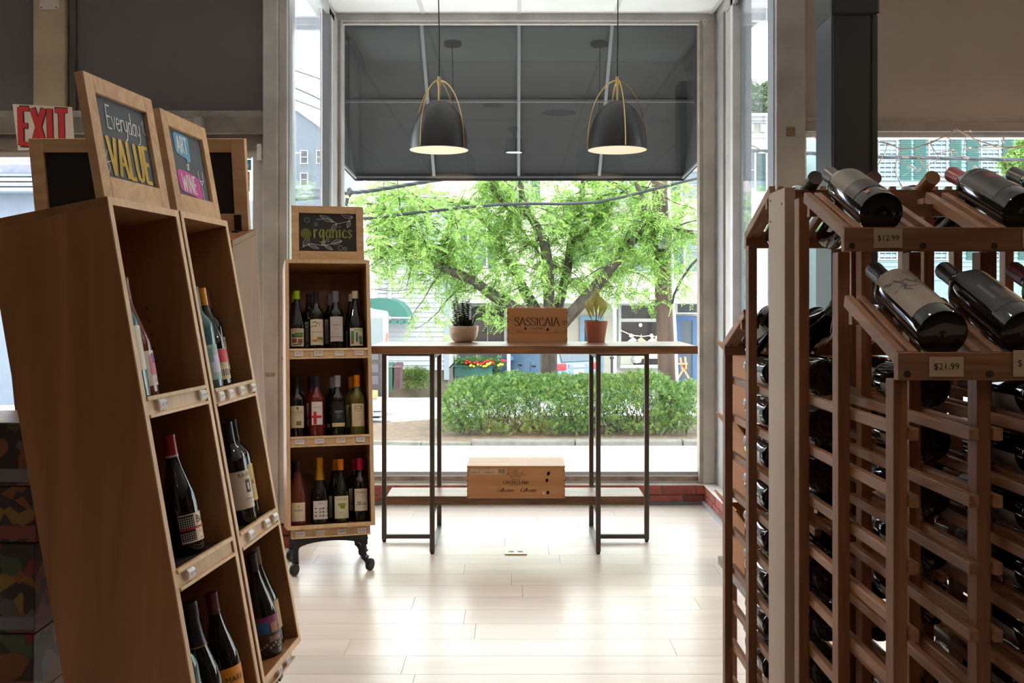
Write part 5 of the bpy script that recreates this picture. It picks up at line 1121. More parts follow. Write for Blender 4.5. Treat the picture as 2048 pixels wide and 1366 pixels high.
for i in range(150):
    x = random.uniform(hx0 + .1, hx1 - .1); y = random.uniform(14.7, 15.8); p = Vector((x, y, hz0)); pts = [p]
    for s_ in range(4): pts.append(pts[-1] + Vector((random.gauss(0, .07), random.gauss(0, .06), .13)))
    m.tube(pts, [.012, .010, .008, .006, .004], 4)
m.build('stems', BARK2, hg, kind='stuff')
# utility pole
py = 15.9; up_ = thing('utility_pole', 'weathered timber utility pole with a grey box rising from the hedge', 'pole', (P(1338, 770, py).x, py, gz(14)))
MB().tube([P(1340, 880, py), P(1334, 700, py), P(1324, 520, py), P(1318, 330, py), P(1312, 100, py)], [.165, .155, .135, .125, .12], 14).build('shaft', mat('pole_timber', (.09, .055, .042), .9, 0, .5, 10, .5, 40, stretch=(1, 1, .08)), up_, smooth=True)
a = P(1314, 498, py - .15); b_ = P(1334, 440, py - .15)
MB().box((a.x, py - .30, a.z), (b_.x, py - .14, b_.z)).build('meter_box', mat('pale_box', (.26, .31, .30), .5), up_, bevel=.01)
MB().tube([P(1357, 860, py - .2), P(1352, 700, py - .2), P(1347, 600, py - .2), P(1340, 440, py - .2), P(1337, 380, py - .2)], .024, 8).build('conduit', mat('conduit_grey', (.5, .52, .53), .4), up_, smooth=True)
MB().tube([P(1344, 610, py - .2), P(1348, 590, py - .3), P(1362, 560, py - .4), P(1383, 530, py - .5), P(1402, 512, py - .6)], .018, 6).build('cable_loop', CORD, up_, smooth=True)
# ---------------------------------------------------------------- overhead cables
def cable(pts, Y, r, lab, n=1, grp='overhead cables'):
    t = thing('overhead_cable', lab, 'cable', tuple(P(*pts[0], Y)), grp); q = []
    for i in range(len(pts) - 1):
        for k in range(6): q.append(P(pts[i][0] + (pts[i + 1][0] - pts[i][0]) * k / 6, pts[i][1] + (pts[i + 1][1] - pts[i][1]) * k / 6, Y))
    q.append(P(*pts[-1], Y))
    for s_ in range(n):
        o = [p + Vector((0, r * .9 * math.cos(i * .9 + s_ * 6.28 / n), r * .9 * math.sin(i * .9 + s_ * 6.28 / n))) if n > 1 else p for i, p in enumerate(q)]
        MB().tube(o, r, 6).build('strand', mat('cable_slate', (.008, .010, .014), .5), t, smooth=True)
cable([(560, 402), (640, 394), (697, 386), (740, 382), (800, 372), (860, 362), (1000, 340), (1200, 318), (1420, 304), (1494, 302), (1560, 303), (1640, 308), (1750, 314), (1900, 317), (2048, 320), (2200, 324)], 15.0, .017, 'thick twisted cable bundle crossing the whole street view', 3)
cable([(560, 455), (700, 440), (810, 428), (880, 420), (940, 414), (1000, 409), (1060, 407), (1130, 408), (1190, 405), (1250, 393), (1300, 380), (1420, 350)], 15.2, .022, 'heavy single black cable sagging through the locust crown')
cable([(590, 141), (620, 151), (648, 161), (720, 182)], 22, .015, 'upper thin wire in the sky left of the bay'); cable([(590, 176), (620, 189), (648, 203), (720, 238)], 22, .018, 'middle thin wire in the sky left of the bay')
cable([(590, 200), (620, 211), (648, 222), (720, 246)], 22, .015, 'lower thin wire in the sky left of the bay'); cable([(588, 156), (620, 163), (648, 170), (720, 190)], 22, .006, 'faintest thin wire in the sky left of the bay')
cable([(1160, 430), (1190, 405), (1230, 372), (1280, 330)], 17.5, .014, 'short black wire rising past the teal shutters'); cable([(740, 578), (790, 582), (860, 575), (910, 563), (960, 545)], 27, .012, 'slack service wire against the white clapboard house')
cable([(1494, 288), (1506, 292), (1520, 299), (1530, 304)], 15.1, .008, 'thin tie wire on the cable outside the right side window')
ins = thing('cable_insulator', 'black cable clamp with an orange band by the bay corner', 'clamp', tuple(P(694, 392, 15)))
MB().tube([P(692, 412, 15), P(694, 398, 15), P(698, 388, 15), P(702, 382, 15), P(699, 378, 15), P(694, 380, 15)], [.02, .028, .04, .04, .035, .02], 8).build('clamp_body', BLACK, ins, smooth=True)
MB().tube([P(693, 396, 14.99), P(694, 391, 14.99)], .043, 8).build('band', mat('clamp_band', (.6, .38, .12), .6), ins)
# ---------------------------------------------------------------- buildings
CREAM = mat('cream_wall', (.42, .395, .32), .8); CREAM2 = mat('pale_trim', (.42, .42, .40), .7); TEALS = mat('teal_shutter', (.018, .062, .055), .6)
WSID = mat('white_clapboard', (.27, .28, .29), .7); ROOF = mat('taupe_shingle', (.20, .16, .155), .8, 0, .2, 4); DKG = mat('window_dark', (.04, .043, .046), .08, spec=.12); SKG = mat('window_sky', (.10, .125, .14), .08, spec=.15)
def pbox(mb, x0, y0, x1, y1, Y, d=.3):
    a = P(x0, y1, Y); b = P(x1, y0, Y); return mb.box((a.x, Y, a.z), (b.x, Y + d, b.z))
def sash(par, x0, y0, x1, y1, Y, nx=1, ny=1, fr=3, glass=None, frame=None):
    frame = frame or CREAM2; w = MB(); pbox(w, x0, y0, x0 + fr, y1, Y - .08, .14); pbox(w, x1 - fr, y0, x1, y1, Y - .08, .14); pbox(w, x0, y0, x1, y0 + fr, Y - .081, .14); pbox(w, x0 - 1, y1 - fr, x1 + 1, y1, Y - .083, .15)
    o = w.build('window', frame, par); pbox(MB(), x0 + fr, y0 + fr, x1 - fr, y1 - fr, Y - .02, .02).build('pane', glass or SKG, o)
    m = MB()
    for i in range(1, nx): xx = x0 + (x1 - x0) * i / nx; pbox(m, xx - .6, y0 + fr, xx + .6, y1 - fr, Y - .05, .03)
    for i in range(1, ny): yy = y0 + (y1 - y0) * i / ny; pbox(m, x0 + fr, yy - .8, x1 - fr, yy + .8, Y - .052, .032)
    if m.v: m.build('glazing_bar', frame, o)
    return o
def shutter(par, x0, y0, x1, y1, Y, m=None):
    o = pbox(MB(), x0, y0, x1, y1, Y - .06, .05).build('shutter', m or TEALS, par); s_ = MB(); n = max(5, int((y1 - y0) / 4))
    for i in range(n): yy = y0 + 2 + (y1 - y0 - 4) * i / n; pbox(s_, x0 + 1.5, yy, x1 - 1.5, yy + 2.2, Y - .085, .03)
    s_.build('slat', m or TEALS, o, kind='stuff')
# cream building across the street
CY = 37.0
cb = thing('cream_building', 'cream shop building with teal shutters and a porch roof across the street', 'building', (P(1200, 760, CY).x, CY + 3, gz(CY)))
pbox(MB(), 893, 240, 1535, 830, CY, 8).build('wall', CREAM, cb)
m = MB(); pbox(m, 885, 226, 1545, 232, CY - .7, 9); pbox(m, 890, 232, 1541, 240, CY - .45, .5); pbox(m, 893, 240, 1537, 246, CY - .2, .3); m.build('cornice', CREAM2, cb)
for x in range(905, 1535, 22): pbox(MB(), x, 247, x + 9, 264, CY - .14, .14).build('cornice_bracket', CREAM2, cb)
m = MB(); pbox(m, 893, 266, 1536, 276, CY - .06, .07); pbox(m, 893, 440, 1536, 446, CY - .06, .07); m.build('frieze_band', CREAM2, cb)
for x0, x1, y0, y1 in ((1205, 1258, 345, 408), (1362, 1405, 340, 400), (1010, 1060, 345, 408), (1162, 1204, 455, 528), (1368, 1412, 458, 546), (1262, 1300, 458, 545), (935, 975, 455, 535), (1480, 1512, 300, 380)):
    sash(cb, x0, y0, x1, y1, CY, 1, 2)
    shutter(cb, x0 - 20, y0, x0 - 2, y1 + 2, CY); shutter(cb, x1 + 2, y0, x1 + 20, y1 + 2, CY)
m = MB(); pbox(m, 1150, 412, 1300, 425, CY - .5, .5); m.build('ledge_roof', ROOF, cb)
a, b_ = P(885, 548, CY), P(1440, 548, CY); c1, d1_ = P(880, 592, CY - 2.6), P(1470, 592, CY - 2.6)
MB().hexa([c1 - Vector((0, 0, .25)), d1_ - Vector((0, 0, .25)), a - Vector((0, 0, .25)), b_ - Vector((0, 0, .25)), c1, d1_, a, b_]).build('porch_roof', mat('pale_roof', (.42, .40, .37), .8), cb)
pbox(MB(), 880, 592, 1470, 604, CY - 2.55, .2).build('porch_fascia', CREAM2, cb)
for x in (905, 1014, 1226, 1330): pbox(MB(), x, 603, x + 7, 790, CY - 2.4, .15).build('porch_post', CREAM2, cb)
for x in (905, 1014, 1226): pbox(MB(), x - 3, 604, x + 10, 618, CY - 2.42, .2).build('post_bracket', CREAM2, cb)
# shop windows and doors of the ground floor
sash(cb, 938, 608, 1012, 780, CY, 2, 2, 4, mat('window_mauve', (.07, .06, .055), .1, spec=.15)); sash(cb, 1016, 612, 1070, 700, CY, 2, 2, 4, MATS['window_mauve'])
sash(cb, 905, 700, 1100, 745, CY - .3, 4, 1, 3, SKG)
for x0, x1 in ((1160, 1207),):
    w = MB(); pbox(w, x0, 634, x0 + 9, 800, CY - .1, .12); pbox(w, x1 - 9, 634, x1, 800, CY - .1, .12); pbox(w, x0, 632, x1, 640, CY - .11, .12); o = w.build('door_frame', mat('light_blue', (.15, .26, .36), .6), cb); pbox(MB(), x0 + 9, 640, x1 - 9, 800, CY - .02, .03).build('door_pane', DKG, o)
shop = pbox(MB(), 1237, 604, 1322, 738, CY - .18, .2).build('shop_window', CREAM2, cb)
for y0, y1 in ((611, 637), (644, 732)):
    pbox(MB(), 1243, y0, 1316, y1, CY - .2, .02).build('pane', mat('shop_glass', (.035, .03, .03), .12, spec=.15), shop)
o = sash(cb, 1352, 632, 1394, 790, CY - .1, 1, 1, 9, mat('door_glass', (.08, .095, .11), .1, spec=.15), mat('door_blue', (.02, .07, .18), .5)); sash(cb, 1352, 605, 1400, 628, CY - .1, 1, 1, 3, DKG)
# things in and before the shop
hang = [('white shirt on a hanger in the shop window', (.75, .72, .68), 1266), ('wooden hanger with a pale top in the shop window', (.60, .42, .24), 1282), ('small pink top on a hanger in the shop window', (.62, .48, .42), 1305)]
for lb_, c_, x in hang:
    t = thing('hanging_shirt', lb_, 'clothing', tuple(P(x, 690, CY - .25)), 'clothes hanging in the shop window')
    MB().prism([(0, 0), (.28, -.22), (.26, -.8), (-.26, -.8), (-.28, -.22)], basis(P(x, 674, CY - .26), (1, 0, 0), (0, 0, 1), (0, -1, 0)), .03).build('garment', mat('cloth_%d' % x, c_, .9), t)
    MB().tube([P(x, 669, CY - .25), P(x + 1, 672, CY - .25), P(x, 675, CY - .25)], .02, 6).build('hook', BRASS, t)
lt = thing('shop_string_lights', 'warm string of bulbs slung inside the shop window', 'string lights', tuple(P(1280, 672, CY - .3)))
q = [P(x, y, CY - .32) for x, y in ((1240, 660), (1262, 670), (1285, 673), (1302, 671), (1318, 676))]; MB().tube(q, .02, 5).build('cord', CWHITE, lt)
for p in [P(1262, 671, CY - .33), P(1303, 671, CY - .33), P(1314, 675, CY - .33), P(1281, 650, CY - .33)]: MB().lathe([(0, -.07), (.05, -.05), (.06, 0), (.04, .05), (0, .07)], p, 10).build('bulb', mat('shop_bulb', (1, .85, .6), emit=(1, .75, .45), es=4), lt, smooth=True)
bs = thing('shop_display', 'display table with a pale suitcase in the shop window', 'display', tuple(P(1280, 735, CY - .4)))
pbox(MB(), 1240, 708, 1267, 730, CY - .3, .25).build('suitcase', mat('olive_case', (.36, .36, .30), .7), bs, bevel=.03)
MB().lathe([(0, 0), (.16, .05), (.2, .18), (.12, .3), (0, .32)], P(1273, 728, CY - .3), 12).build('ceramic_jar', CREAM2, bs, smooth=True)
pbox(MB(), 1240, 730, 1320, 736, CY - .45, .4).build('table_board', CREAM2, bs)
stl = thing('folding_chair', 'folding timber chair before the blue shop door', 'chair', tuple(P(1368, 760, CY - 1)))
for a, b_ in (((1355, 757), (1373, 728)), ((1378, 757), (1362, 728)), ((1364, 740), (1360, 715)), ((1372, 738), (1370, 714))): MB().bar(P(*a, CY - 1), P(*b_, CY - .9), .06).build('leg', mat('chair_timber', (.52, .26, .12), .6), stl)
MB().hexa([P(1356, 729, CY - 1.3), P(1375, 729, CY - 1.3), P(1358, 727, CY - .7), P(1375, 727, CY - .7), P(1356, 727, CY - 1.3), P(1375, 727, CY - 1.3), P(1358, 725, CY - .7), P(1375, 725, CY - .7)]).build('seat', MATS['chair_timber'], stl)
fl_ = thing('flower_planter', 'teal window box planted with red and yellow flowers', 'planter', tuple(P(946, 754, CY - 3)))
pbox(MB(), 908, 731, 984, 754, CY - 3.4, .5).build('box', mat('planter_teal', (.012, .075, .06), .6), fl_, bevel=.02)
pbox(MB(), 906, 731, 986, 734, CY - 3.45, .6).build('rim', MATS['planter_teal'], fl_)
q = [tuple(P(random.uniform(912, 1000), random.uniform(722, 733), CY - 3.2 + random.uniform(-.2, .2))) for _ in range(500)]
fronds('foliage', YEW, fl_, q, rdir(500, .5), [.25] * 500, 3, .02, .09, .2)
for nm, c_, pp in (('red_flower', (.55, .01, .02), ((935, 724), (951, 723), (962, 727), (985, 724), (1006, 721), (972, 722))), ('yellow_flower', (.70, .50, .03), ((957, 728), (975, 728), (980, 726), (970, 731), (944, 730), (1000, 729)))):
    for x, y in [(x + dx, y + dy) for x, y in pp for dx, dy in ((0, 0), (2.6, 1.5), (-2.2, 2.4))]: MB().lathe([(0, -.04), (.045, -.01), (.05, .02), (.03, .04), (0, .045)], P(x + random.uniform(-2, 2), y + random.uniform(-1.5, 1.5), CY - 3.5 + random.uniform(-.1, .1)), 7).build(nm, mat(nm, c_, .7), fl_, smooth=True)
bl = thing('bollard', 'slim black post in front of the cream shop wall', 'post', tuple(P(1224, 750, CY - 6)))
MB().tube([P(1224, 765, CY - 6), P(1224, 718, CY - 6)], .04, 8).build('shaft', BLACK, bl); MB().lathe([(0, 0), (.07, .0), (.07, .06), (0, .1)], P(1224, 718, CY - 6), 10).build('cap', BLACK, bl)
# white clapboard house on the left
HX = 31.0; wh = thing('clapboard_house', 'white clapboard house with grey corner boards left of the tree', 'building', (P(820, 760, HX).x, HX + 3, gz(HX)))
x0, x1 = P(750, 0, HX).x, P(896, 0, HX).x; zt, zb_ = P(0, 395, HX).z, P(0, 740, HX).z
MB().box((x0, HX, zb_), (x1, HX + 7, zt)).build('wall', WSID, wh); m = MB(); z = zb_
while z < zt: m.hexa([Vector((x0, HX - .045, z)), Vector((x1, HX - .045, z)), Vector((x0, HX + .01, z)), Vector((x1, HX + .01, z)), Vector((x0, HX - .008, z + .15)), Vector((x1, HX - .008, z + .15)), Vector((x0, HX + .01, z + .15)), Vector((x1, HX + .01, z + .15))]); z += .15
m.build('clapboard', WSID, wh, kind='stuff')
MB().box((x1 - .12, HX - .07, zb_ - .3), (x1 + .03, HX + .1, zt)).build('corner_board', mat('corner_grey', (.15, .18, .21), .6), wh)
MB().box((x0, HX - .07, zb_), (x0 + .10, HX + .1, zt)).build('corner_board', CREAM2, wh)
MB().hexa([Vector((x0, HX + .02, gz(HX) - .2)), Vector((x1, HX + .02, gz(HX) - .2)), Vector((x0, HX + 6, gz(HX) - .2)), Vector((x1, HX + 6, gz(HX) - .2)), Vector((x0, HX + .02, zb_ + .05)), Vector((x1, HX + .02, zb_ + .05)), Vector((x0, HX + 6, zb_ + .05)), Vector((x1, HX + 6, zb_ + .05))]).build('foundation', mat('earth_bank', (.085, .07, .045), .95, 0, .4, 2), wh)
m = MB().hexa([Vector((x0 - .3, HX - .4, zt)), Vector((x1 + .3, HX - .4, zt)), Vector((x0 - .3, HX + 3.5, zt + 2.4)), Vector((x1 + .3, HX + 3.5, zt + 2.4)), Vector((x0 - .3, HX - .4, zt + .15)), Vector((x1 + .3, HX - .4, zt + .15)), Vector((x0 - .3, HX + 3.5, zt + 2.55)), Vector((x1 + .3, HX + 3.5, zt + 2.55))]); m.build('roof', ROOF, wh)
q = [tuple(P(random.uniform(812, 850), random.uniform(745, 762), HX - .3)) for _ in range(420)]
fronds('weeds', leafmat('weed_leaf', (.10, .17, .04), .3, .4), wh, q, rdir(420, .6), [.3] * 420, 4, .02, .07, .2)
for (a, b_, c_, d_) in ((838, 505, 866, 560), (790, 420, 812, 470)): sash(wh, a, b_, c_, d_, HX, 1, 2, 3)
shutter(wh, 843 - 16, 505, 835, 562, HX, MATS['corner_grey']); shutter(wh, 868, 505, 878, 562, HX, MATS['corner_grey'])
MB().tube([P(779, 640, HX - .1), P(779, 560, HX - .1), P(783, 556, HX - .1)], .06, 8).build('downspout', CREAM2, wh)
# green awning over the side door
gaw = thing('green_awning', 'rounded sea green door awning on the white house', 'awning', tuple(P(780, 640, HX - 1)))
pr_ = [(822, 642), (821, 630), (815, 616), (803, 604), (786, 598), (765, 596), (735, 597), (705, 600)]
vs = []
for y in (HX - 1.6, HX - .1): vs += [P(x, yy, HX - .8) + Vector((0, y - HX + .8, 0)) for x, yy in pr_]
n = len(pr_); MB().add(vs, [(i, i + 1, n + i + 1, n + i) for i in range(n - 1)] + [tuple(range(n))]).build('canopy', mat('awning_green', (.010, .085, .066), .7), gaw)
for i in range(8):
    x = 822 - i * 14; MB().prism([(-.11, 0), (.11, 0), (.11, -.07), (.0, -.13), (-.11, -.07)], basis(P(x - 6, 641, HX - 2.4), (1, 0, 0), (0, 0, 1), (0, -1, 0)), .01).build('scallop', MATS['awning_green'], gaw)
MB().tube([P(822, 636, HX - 2.41), P(700, 634, HX - 2.41)], .02, 5).build('white_stripe', CREAM2, gaw)
# bins
for i, (xa, xb, c_, lb_) in enumerate(((771, 785, (.008, .055, .038), 'dark green wheeled bin beside the white house'), (788, 802, (.045, .014, .020), 'maroon wheeled bin beside the green bin'))):
    yy = 28.5; a, b_ = P(xa, 782 - 3 * i, yy), P(xb, 735, yy); t = thing('wheeled_bin', lb_, 'bin', ((a.x + b_.x) / 2, yy, a.z), None); m_ = mat('bin_%d' % i, c_, .5)
    MB().hexa([Vector((a.x + .02, yy, a.z)), Vector((b_.x - .02, yy, a.z)), Vector((a.x + .02, yy + .5, a.z)), Vector((b_.x - .02, yy + .5, a.z)), Vector((a.x, yy - .03, b_.z)), Vector((b_.x, yy - .03, b_.z)), Vector((a.x, yy + .55, b_.z)), Vector((b_.x, yy + .55, b_.z))]).build('body', m_, t, bevel=.02)
    MB().hexa([Vector((a.x - .02, yy - .06, b_.z)), Vector((b_.x + .02, yy - .06, b_.z)), Vector((a.x - .02, yy + .6, b_.z)), Vector((b_.x + .02, yy + .6, b_.z)), Vector((a.x, yy - .02, b_.z + .05)), Vector((b_.x, yy - .02, b_.z + .05)), Vector((a.x, yy + .55, b_.z + .12)), Vector((b_.x, yy + .55, b_.z + .12))]).build('lid', m_, t)
    for k in range(3):
        x = a.x + .03 + (b_.x - a.x - .05) * k / 2; MB().box((x - .012, yy - .035, a.z + .05), (x + .012, yy + .0, b_.z - .05)).build('rib', m_, t)
# utility truck at the left
TYk = 20.0; tk = thing('box_truck', 'pale box truck rear with a lowered tail platform at the left', 'truck', tuple(P(720, 850, TYk)))
TW = mat('truck_white', (.36, .36, .35), .5); TDK = mat('truck_dark', (.03, .028, .032), .5)
a, b_ = P(600, 850, TYk), P(777, 622, TYk)
zk = P(0, 800, TYk).z; MB().hexa([Vector(v) for v in ((a.x, TYk, zk), (b_.x, TYk, zk), (a.x - 1, TYk + 5, zk), (b_.x - 1, TYk + 5, zk), (a.x, TYk, b_.z), (b_.x, TYk, b_.z), (a.x - 1, TYk + 5, b_.z), (b_.x - 1, TYk + 5, b_.z))]).build('cargo_box', TW, tk, bevel=.05)
pbox(MB(), 640, 636, 764, 690, TYk - .02, .03).build('rear_window', mat('truck_glass', (.18, .21, .22), .1, spec=.2), tk); pbox(MB(), 640, 690, 765, 798, TYk - .03, .05).build('lower_door', TDK, tk)
for y0 in (703, 728, 752): pbox(MB(), 740, y0, 757, y0 + 17, TYk - .05, .03).build('door_recess', mat('truck_mid', (.06, .058, .065), .4), tk)
pbox(MB(), 660, 796, 764, 823, TYk - .3, .3).build('bumper', TW, tk, bevel=.02)
MB().hexa([P(640, 834, TYk - 1.2), P(784, 832, TYk - 1.2), P(640, 830, TYk - .2), P(790, 830, TYk - .2), P(640, 826, TYk - 1.2), P(786, 824, TYk - 1.2), P(640, 824, TYk - .2), P(794, 826, TYk - .2)]).build('tail_platform', mat('platform_steel', (.26, .27, .28), .4, .5), tk)
pbox(MB(), 741, 782, 753, 797, TYk - .35, .2).build('wooden_block', CRATE, tk)
for x in (650, 748):
    MB().tube([P(x, 855, TYk + .8), P(x + 14, 855, TYk + .8)], .36, 18).build('wheel', RUB, tk)
MB().bar(P(775, 666, TYk - .15), P(772, 688, TYk - .15), .05).build('side_marker', mat('marker_red', (.45, .12, .09), .5), tk)
# car
ang = math.radians(126)
crr = thing('car', 'light blue hatchback parked behind the hedge and the tree', 'car', (2.1, 33.5, gz(33.5)), local=True); crr.rotation_euler = (0, 0, ang)
CB = mat('car_blue', (.10, .165, .25), .25, .1, coat=.3); CG = mat('car_glass', (.07, .09, .105), .05, spec=.2); g_ = 0
# local frame: +x is the nose, rear face at x=0; y = width
sec = [(0, .35), (0, .95), (.08, 1.12), (.35, 1.62), (1.1, 1.68), (2.3, 1.64), (3.05, 1.18), (4.05, 1.0), (4.3, .75), (4.3, .35)]
v = []
ins_ = lambda z: .12 * max(0, (z - 1.0) / .65)
for sy in (-1, 1): v += [(x, sy * (.90 - ins_(z)), z) for x, z in sec]
n = len(sec); MB().add(v, [tuple(range(n))[::-1], tuple(range(n, 2 * n))] + [(i, (i + 1) % n, n + (i + 1) % n, n + i) for i in range(n)]).build('body', CB, crr, bevel=.05)
for sy in (-1, 1):
    MB().prism([(.55, 1.08), (.62, 1.50), (1.45, 1.56), (1.45, 1.06)], basis((0, sy * .885, 0), (1, 0, 0), (0, -sy * .16, .98), (0, sy, 0)) @ Matrix.Translation((0, 0, .04)), .02).build('side_window', CG, crr)
    MB().prism([(1.52, 1.06), (1.52, 1.56), (2.25, 1.52), (2.9, 1.06)], basis((0, sy * .885, 0), (1, 0, 0), (0, -sy * .16, .98), (0, sy, 0)) @ Matrix.Translation((0, 0, .04)), .02).build('side_window', CG, crr)
    MB().box((2.55, sy * .93 - .09, 1.04), (2.75, sy * .93 + .09, 1.2)).build('mirror', mat('car_mirror', (.10, .22, .42), .3), crr, bevel=.03)
    for x in (1.2, 2.0): MB().box((x, sy * .905 - .02, .9), (x + .2, sy * .905 + .02, .93)).build('door_handle', BLACK, crr)
    MB().box((1.485, sy * .902 - .004, .4), (1.495, sy * .902 + .004, 1.05)).build('door_seam', BLACK, crr)
    for x in (.75, 3.5): MB().lathe([(0, -.02), (.2, -.02), (.34, 0), (.34, .2)], (x, sy * .82, .34), 22, M=basis((0, 0, 0), (1, 0, 0), (0, 0, sy), (0, sy, 0))).build('wheel', RUB, crr, smooth=True)
    MB().box((-.03, sy * .72 - .2, .82), (.12, sy * .72 + .2, 1.06)).build('tail_light', mat('tail_red', (.55, .01, .015), .2), crr, bevel=.04)
MB().hexa([(.02, -.68, 1.12), (.02, .68, 1.12), (.06, -.68, 1.1), (.06, .68, 1.1), (.29, -.62, 1.58), (.29, .62, 1.58), (.33, -.62, 1.56), (.33, .62, 1.56)]).build('rear_window', CG, crr)
gs = MB().box((-.025, -.42, .90), (.02, .42, 1.02)).build('garnish', mat('car_trim', (.12, .14, .19), .4), crr)
m = MB(); text(m, 'TOYOTA', .12, basis((-.03, 0, .96), (0, -1, 0), (0, 0, 1), (-1, 0, 0))); m.build('lettering', WHITE, gs)
MB().box((-.03, -.22, .68), (.0, .22, .84)).build('number_plate', WHITE, crr)
MB().box((-.05, -.88, .36), (.3, .88, .56)).build('bumper', MATS['car_trim'], crr, bevel=.03)
# aqua house with teal shutters through the right window
AY = 37.5; ah = thing('aqua_house', 'pale aqua clapboard house with big teal shutters beyond the right window', 'building', (P(1950, 700, AY).x, AY + 3, gz(AY)))
AQ = mat('aqua_clapboard', (.125, .185, .195), .7); x0, x1 = P(1700, 0, AY).x, P(2300, 0, AY).x; zt, zb_ = P(0, 215, AY).z, P(0, 800, AY).z
MB().box((x0, AY, zb_), (x1, AY + 7, zt)).build('wall', AQ, ah); m = MB(); z = P(0, 560, AY).z
while z < zt: m.hexa([Vector((x0, AY - .05, z)), Vector((x1, AY - .05, z)), Vector((x0, AY + .01, z)), Vector((x1, AY + .01, z)), Vector((x0, AY - .01, z + .17)), Vector((x1, AY - .01, z + .17)), Vector((x0, AY + .01, z + .17)), Vector((x1, AY + .01, z + .17))]); z += .17
m.build('clapboard', AQ, ah, kind='stuff')
for x in (1757, 1857, 1962, 2066): 
    sash(ah, x, 278, x + 39, 361, AY, 3, 4, 3, mat('window_violet', (.03, .034, .055), .15, spec=.12), mat('sash_white', (.20, .19, .20), .6)); shutter(ah, x - 29, 276, x - 4, 360, AY, mat('shutter_sea', (.010, .062, .055), .6)); shutter(ah, x + 43, 276, x + 66, 360, AY, MATS['shutter_sea'])
    sash(ah, x, 430, x + 39, 520, AY, 3, 4, 3, MATS['window_violet'], MATS['sash_white']); shutter(ah, x - 29, 428, x - 4, 520, AY, MATS['shutter_sea']); shutter(ah, x + 43, 428, x + 66, 520, AY, MATS['shutter_sea'])
m = MB(); pbox(m, 1700, 366, 2300, 372, AY - .1, .12); m.build('belt_board', mat('belt_pale', (.55, .62, .63), .6), ah)
# small white house between them
sh_ = thing('small_house', 'small pale house with a green porch seen beside the charcoal column', 'building', (P(1610, 700, 44).x, 46, gz(44)))
pbox(MB(), 1560, 345, 1660, 800, 44, 6).build('wall', mat('pale_wall', (.52, .56, .58), .7), sh_); a, b_ = P(1550, 345, 43.5), P(1665, 345, 43.5); c_, d_ = P(1575, 318, 46), P(1655, 318, 46)
MB().hexa([a, b_, c_, d_, a + Vector((0, 0, .2)), b_ + Vector((0, 0, .2)), c_ + Vector((0, 0, .2)), d_ + Vector((0, 0, .2))]).build('roof', mat('slate_roof', (.22, .25, .27), .7), sh_)
pbox(MB(), 1600, 330, 1650, 340, 43.3, .4).build('gutter', mat('deep_green', (.04, .12, .10), .6), sh_); pbox(MB(), 1608, 345, 1650, 356, 43.2, .3).build('green_fascia', MATS['deep_green'], sh_); sash(sh_, 1600, 365, 1630, 420, 44, 1, 2)
# gabled shape standing in for a half reflection in the left side glass
gh = thing('reflection_house', 'big blue grey gabled shape added for a reflection left of the bay', 'building', (P(600, 700, 42).x, 45, gz(42)))
gw = mat('bluegrey_reflection', (.13, .16, .19), .7, 0, .1, 3)
a = [P(540, 800, 42), P(668, 800, 42), P(668, 268, 42), P(590, 212, 42), P(540, 250, 42)]
MB().prism([(p.x, p.z) for p in a], basis((0, 42, 0), (1, 0, 0), (0, 0, 1), (0, 1, 0)), 8).build('gable_wall', gw, gh)
for x, y in ((600, 300), (632, 300), (600, 345)): sash(gh, x, y, x + 16, y + 28, 42, 1, 2, 2, DKG)
MB().bar(P(586, 208, 41.9), P(674, 270, 41.9), .3, .12, up=(0, 1, 0)).build('gable_trim', CREAM2, gh); pbox(MB(), 540, 372, 668, 378, 41.8, .3).build('belt', MATS['corner_grey'], gh)
# neighbouring house seen past the exit door
nh = thing('left_house', 'grey shingled house seen past the blank chalkboard frame', 'building', (P(200, 700, 26).x, 28, gz(26)))
pbox(MB(), -250, 385, 460, 900, 26, 6).build('wall', mat('dusk_siding', (.12, .14, .18), .7, 0, .1, 3), nh)
for i in range(4): pbox(MB(), -250, 345 + 10 * i, 460, 352 + 10 * i, 25.6 - .1 * i, .5).build('eave_board', mat('eave_grey', (.25, .28, .33), .6), nh)
a, b_ = P(-250, 345, 25.5), P(460, 345, 25.5); c_, d_ = P(-250, 250, 30), P(460, 250, 30)
MB().hexa([a, b_, c_, d_, a + Vector((0, 0, .2)), b_ + Vector((0, 0, .2)), c_ + Vector((0, 0, .2)), d_ + Vector((0, 0, .2))]).build('roof', mat('indigo_roof', (.12, .12, .22), .8, 0, .3, 5), nh)
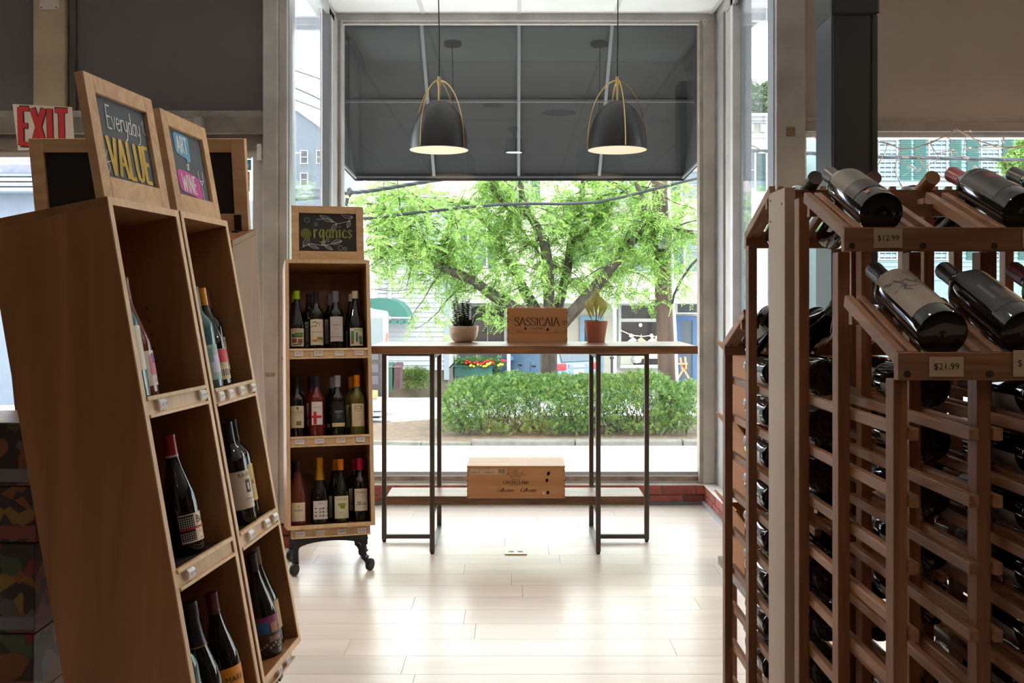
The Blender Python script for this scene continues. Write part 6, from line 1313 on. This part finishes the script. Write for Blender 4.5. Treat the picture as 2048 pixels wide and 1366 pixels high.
# hill woods
HG = leafmat('hill_leaf', (.10, .17, .06), .3, .5)
for i, (x, y, r, lb_) in enumerate(((1484, 205, 1.9, 'rounded tree on the wooded hill behind the cream building, left of the gap'), (1512, 214, 1.5, 'lower tree on the wooded hill above the cream cornice'), (1540, 207, 1.8, 'rounded tree on the wooded hill by the post'), (1588, 292, 1.4, 'yellow green tree beside the small pale house'), (1625, 296, 1.3, 'light green tree above the small pale house'), (2078, 325, .85, 'leafy tree overlapping the aqua house'))):
    Yh = 90 if i < 3 else 62 if i < 5 else 30; c_ = P(x, y, Yh); t = thing('hill_tree' if i < 5 else 'street_tree', lb_, 'tree', (c_.x, Yh, gz(Yh))); s_ = Yh / 90
    MB().tube([(c_.x, Yh, gz(Yh)), (c_.x + .1, Yh, c_.z - r * .5), (c_.x - .1, Yh, c_.z + r * .2)], [r * .09, r * .07, r * .03], 7).build('trunk', BARK2, t)
    v_ = rdir(2600); rr = r * (.72 + .18 * np.sin(v_[:, 0] * 5 + i) * np.cos(v_[:, 2] * 6) + rng.uniform(0, .28, 2600)); q = np.array(c_) + v_ * rr[:, None] * np.array([1.25, 1, 1])
    fronds('foliage', HG if i < 3 else leafmat('pale_hill_leaf', (.15, .26, .06), .35, .4), t, q, rdir(2600, .3), [r * .14] * 2600, 2, r * .05, r * .11, .2)
hl = MB(); hp = [(1380, 330), (1440, 262), (1490, 232), (1560, 225), (1700, 290), (1800, 400)]
MB().prism([(P(x, y, 96).x, P(x, y, 96).z) for x, y in hp] + [(P(1800, 700, 96).x, -3), (P(1380, 700, 96).x, -3)], basis((0, 96, 0), (1, 0, 0), (0, 0, 1), (0, 1, 0)), 12).build('hill', mat('hill_green', (.06, .12, .04), .9, 0, .4, .5), None)['kind'] = 'structure'
# ---------------------------------------------------------------- black canvas awning over the bay
AW = mat('black_canvas', (.007, .007, .0075), .8, 0, .1, 3); aw = thing('canvas_awning', 'black canvas awning on pale ribs outside the bay window', 'awning', (.02, 6.6, 2.2))
a0, a1 = -1.22, 1.27
q = [Vector((a0, 6.48, 3.16)), Vector((a1, 6.48, 3.16)), Vector((a0, 7.55, 2.245)), Vector((a1, 7.55, 2.245))]; u_ = Vector((0, .004, .006))
MB().hexa([q[0], q[1], q[2], q[3], q[0] + u_, q[1] + u_, q[2] + u_, q[3] + u_]).build('canvas_top', AW, aw)
MB().box((a0, 7.55, 2.205), (a1, 7.556, 2.26)).build('valance', AW, aw)
for x in (a0, a1): MB().prism([(6.48, 3.16), (7.55, 2.245), (7.55, 2.205), (6.48, 2.26)], basis((x - .002, 0, 0), (0, 1, 0), (0, 0, 1), (1, 0, 0)), .004).build('side_panel', AW, aw)
RIB = mat('awning_rib', (.11, .11, .115), .5)
for x in (-.62, .02, .63): MB().bar((x, 6.5, 3.125), (x, 7.53, 2.245), .022, .018, up=(0, .65, .76)).build('rib', RIB, aw)
MB().bar((a0 + .02, 7.0, 2.70), (a1 - .02, 7.0, 2.70), .018).build('rib', RIB, aw); MB().bar((a0 + .02, 7.535, 2.232), (a1 - .02, 7.535, 2.232), .012).build('rib', RIB, aw)
for x in (a0 + .01, a1 - .01): MB().bar((x, 6.5, 2.27), (x, 7.53, 2.225), .014).build('rib', RIB, aw)
# curved bracket outside the right side window
br = thing('curved_bracket', 'grey curved steel bracket outside the right side window', 'bracket', tuple(P(1490, 200, 6.6)))
MB().tube([P(1482, 700, 6.6), P(1482, 200, 6.6), P(1482, 100, 6.6), P(1484, 70, 6.6), P(1494, 48, 6.6), P(1512, 36, 6.6), P(1560, 14, 6.6)], [.03, .03, .034, .042, .042, .036, .035], 10).build('arm', mat('bracket_grey', (.16, .17, .19), .5), br, smooth=True)
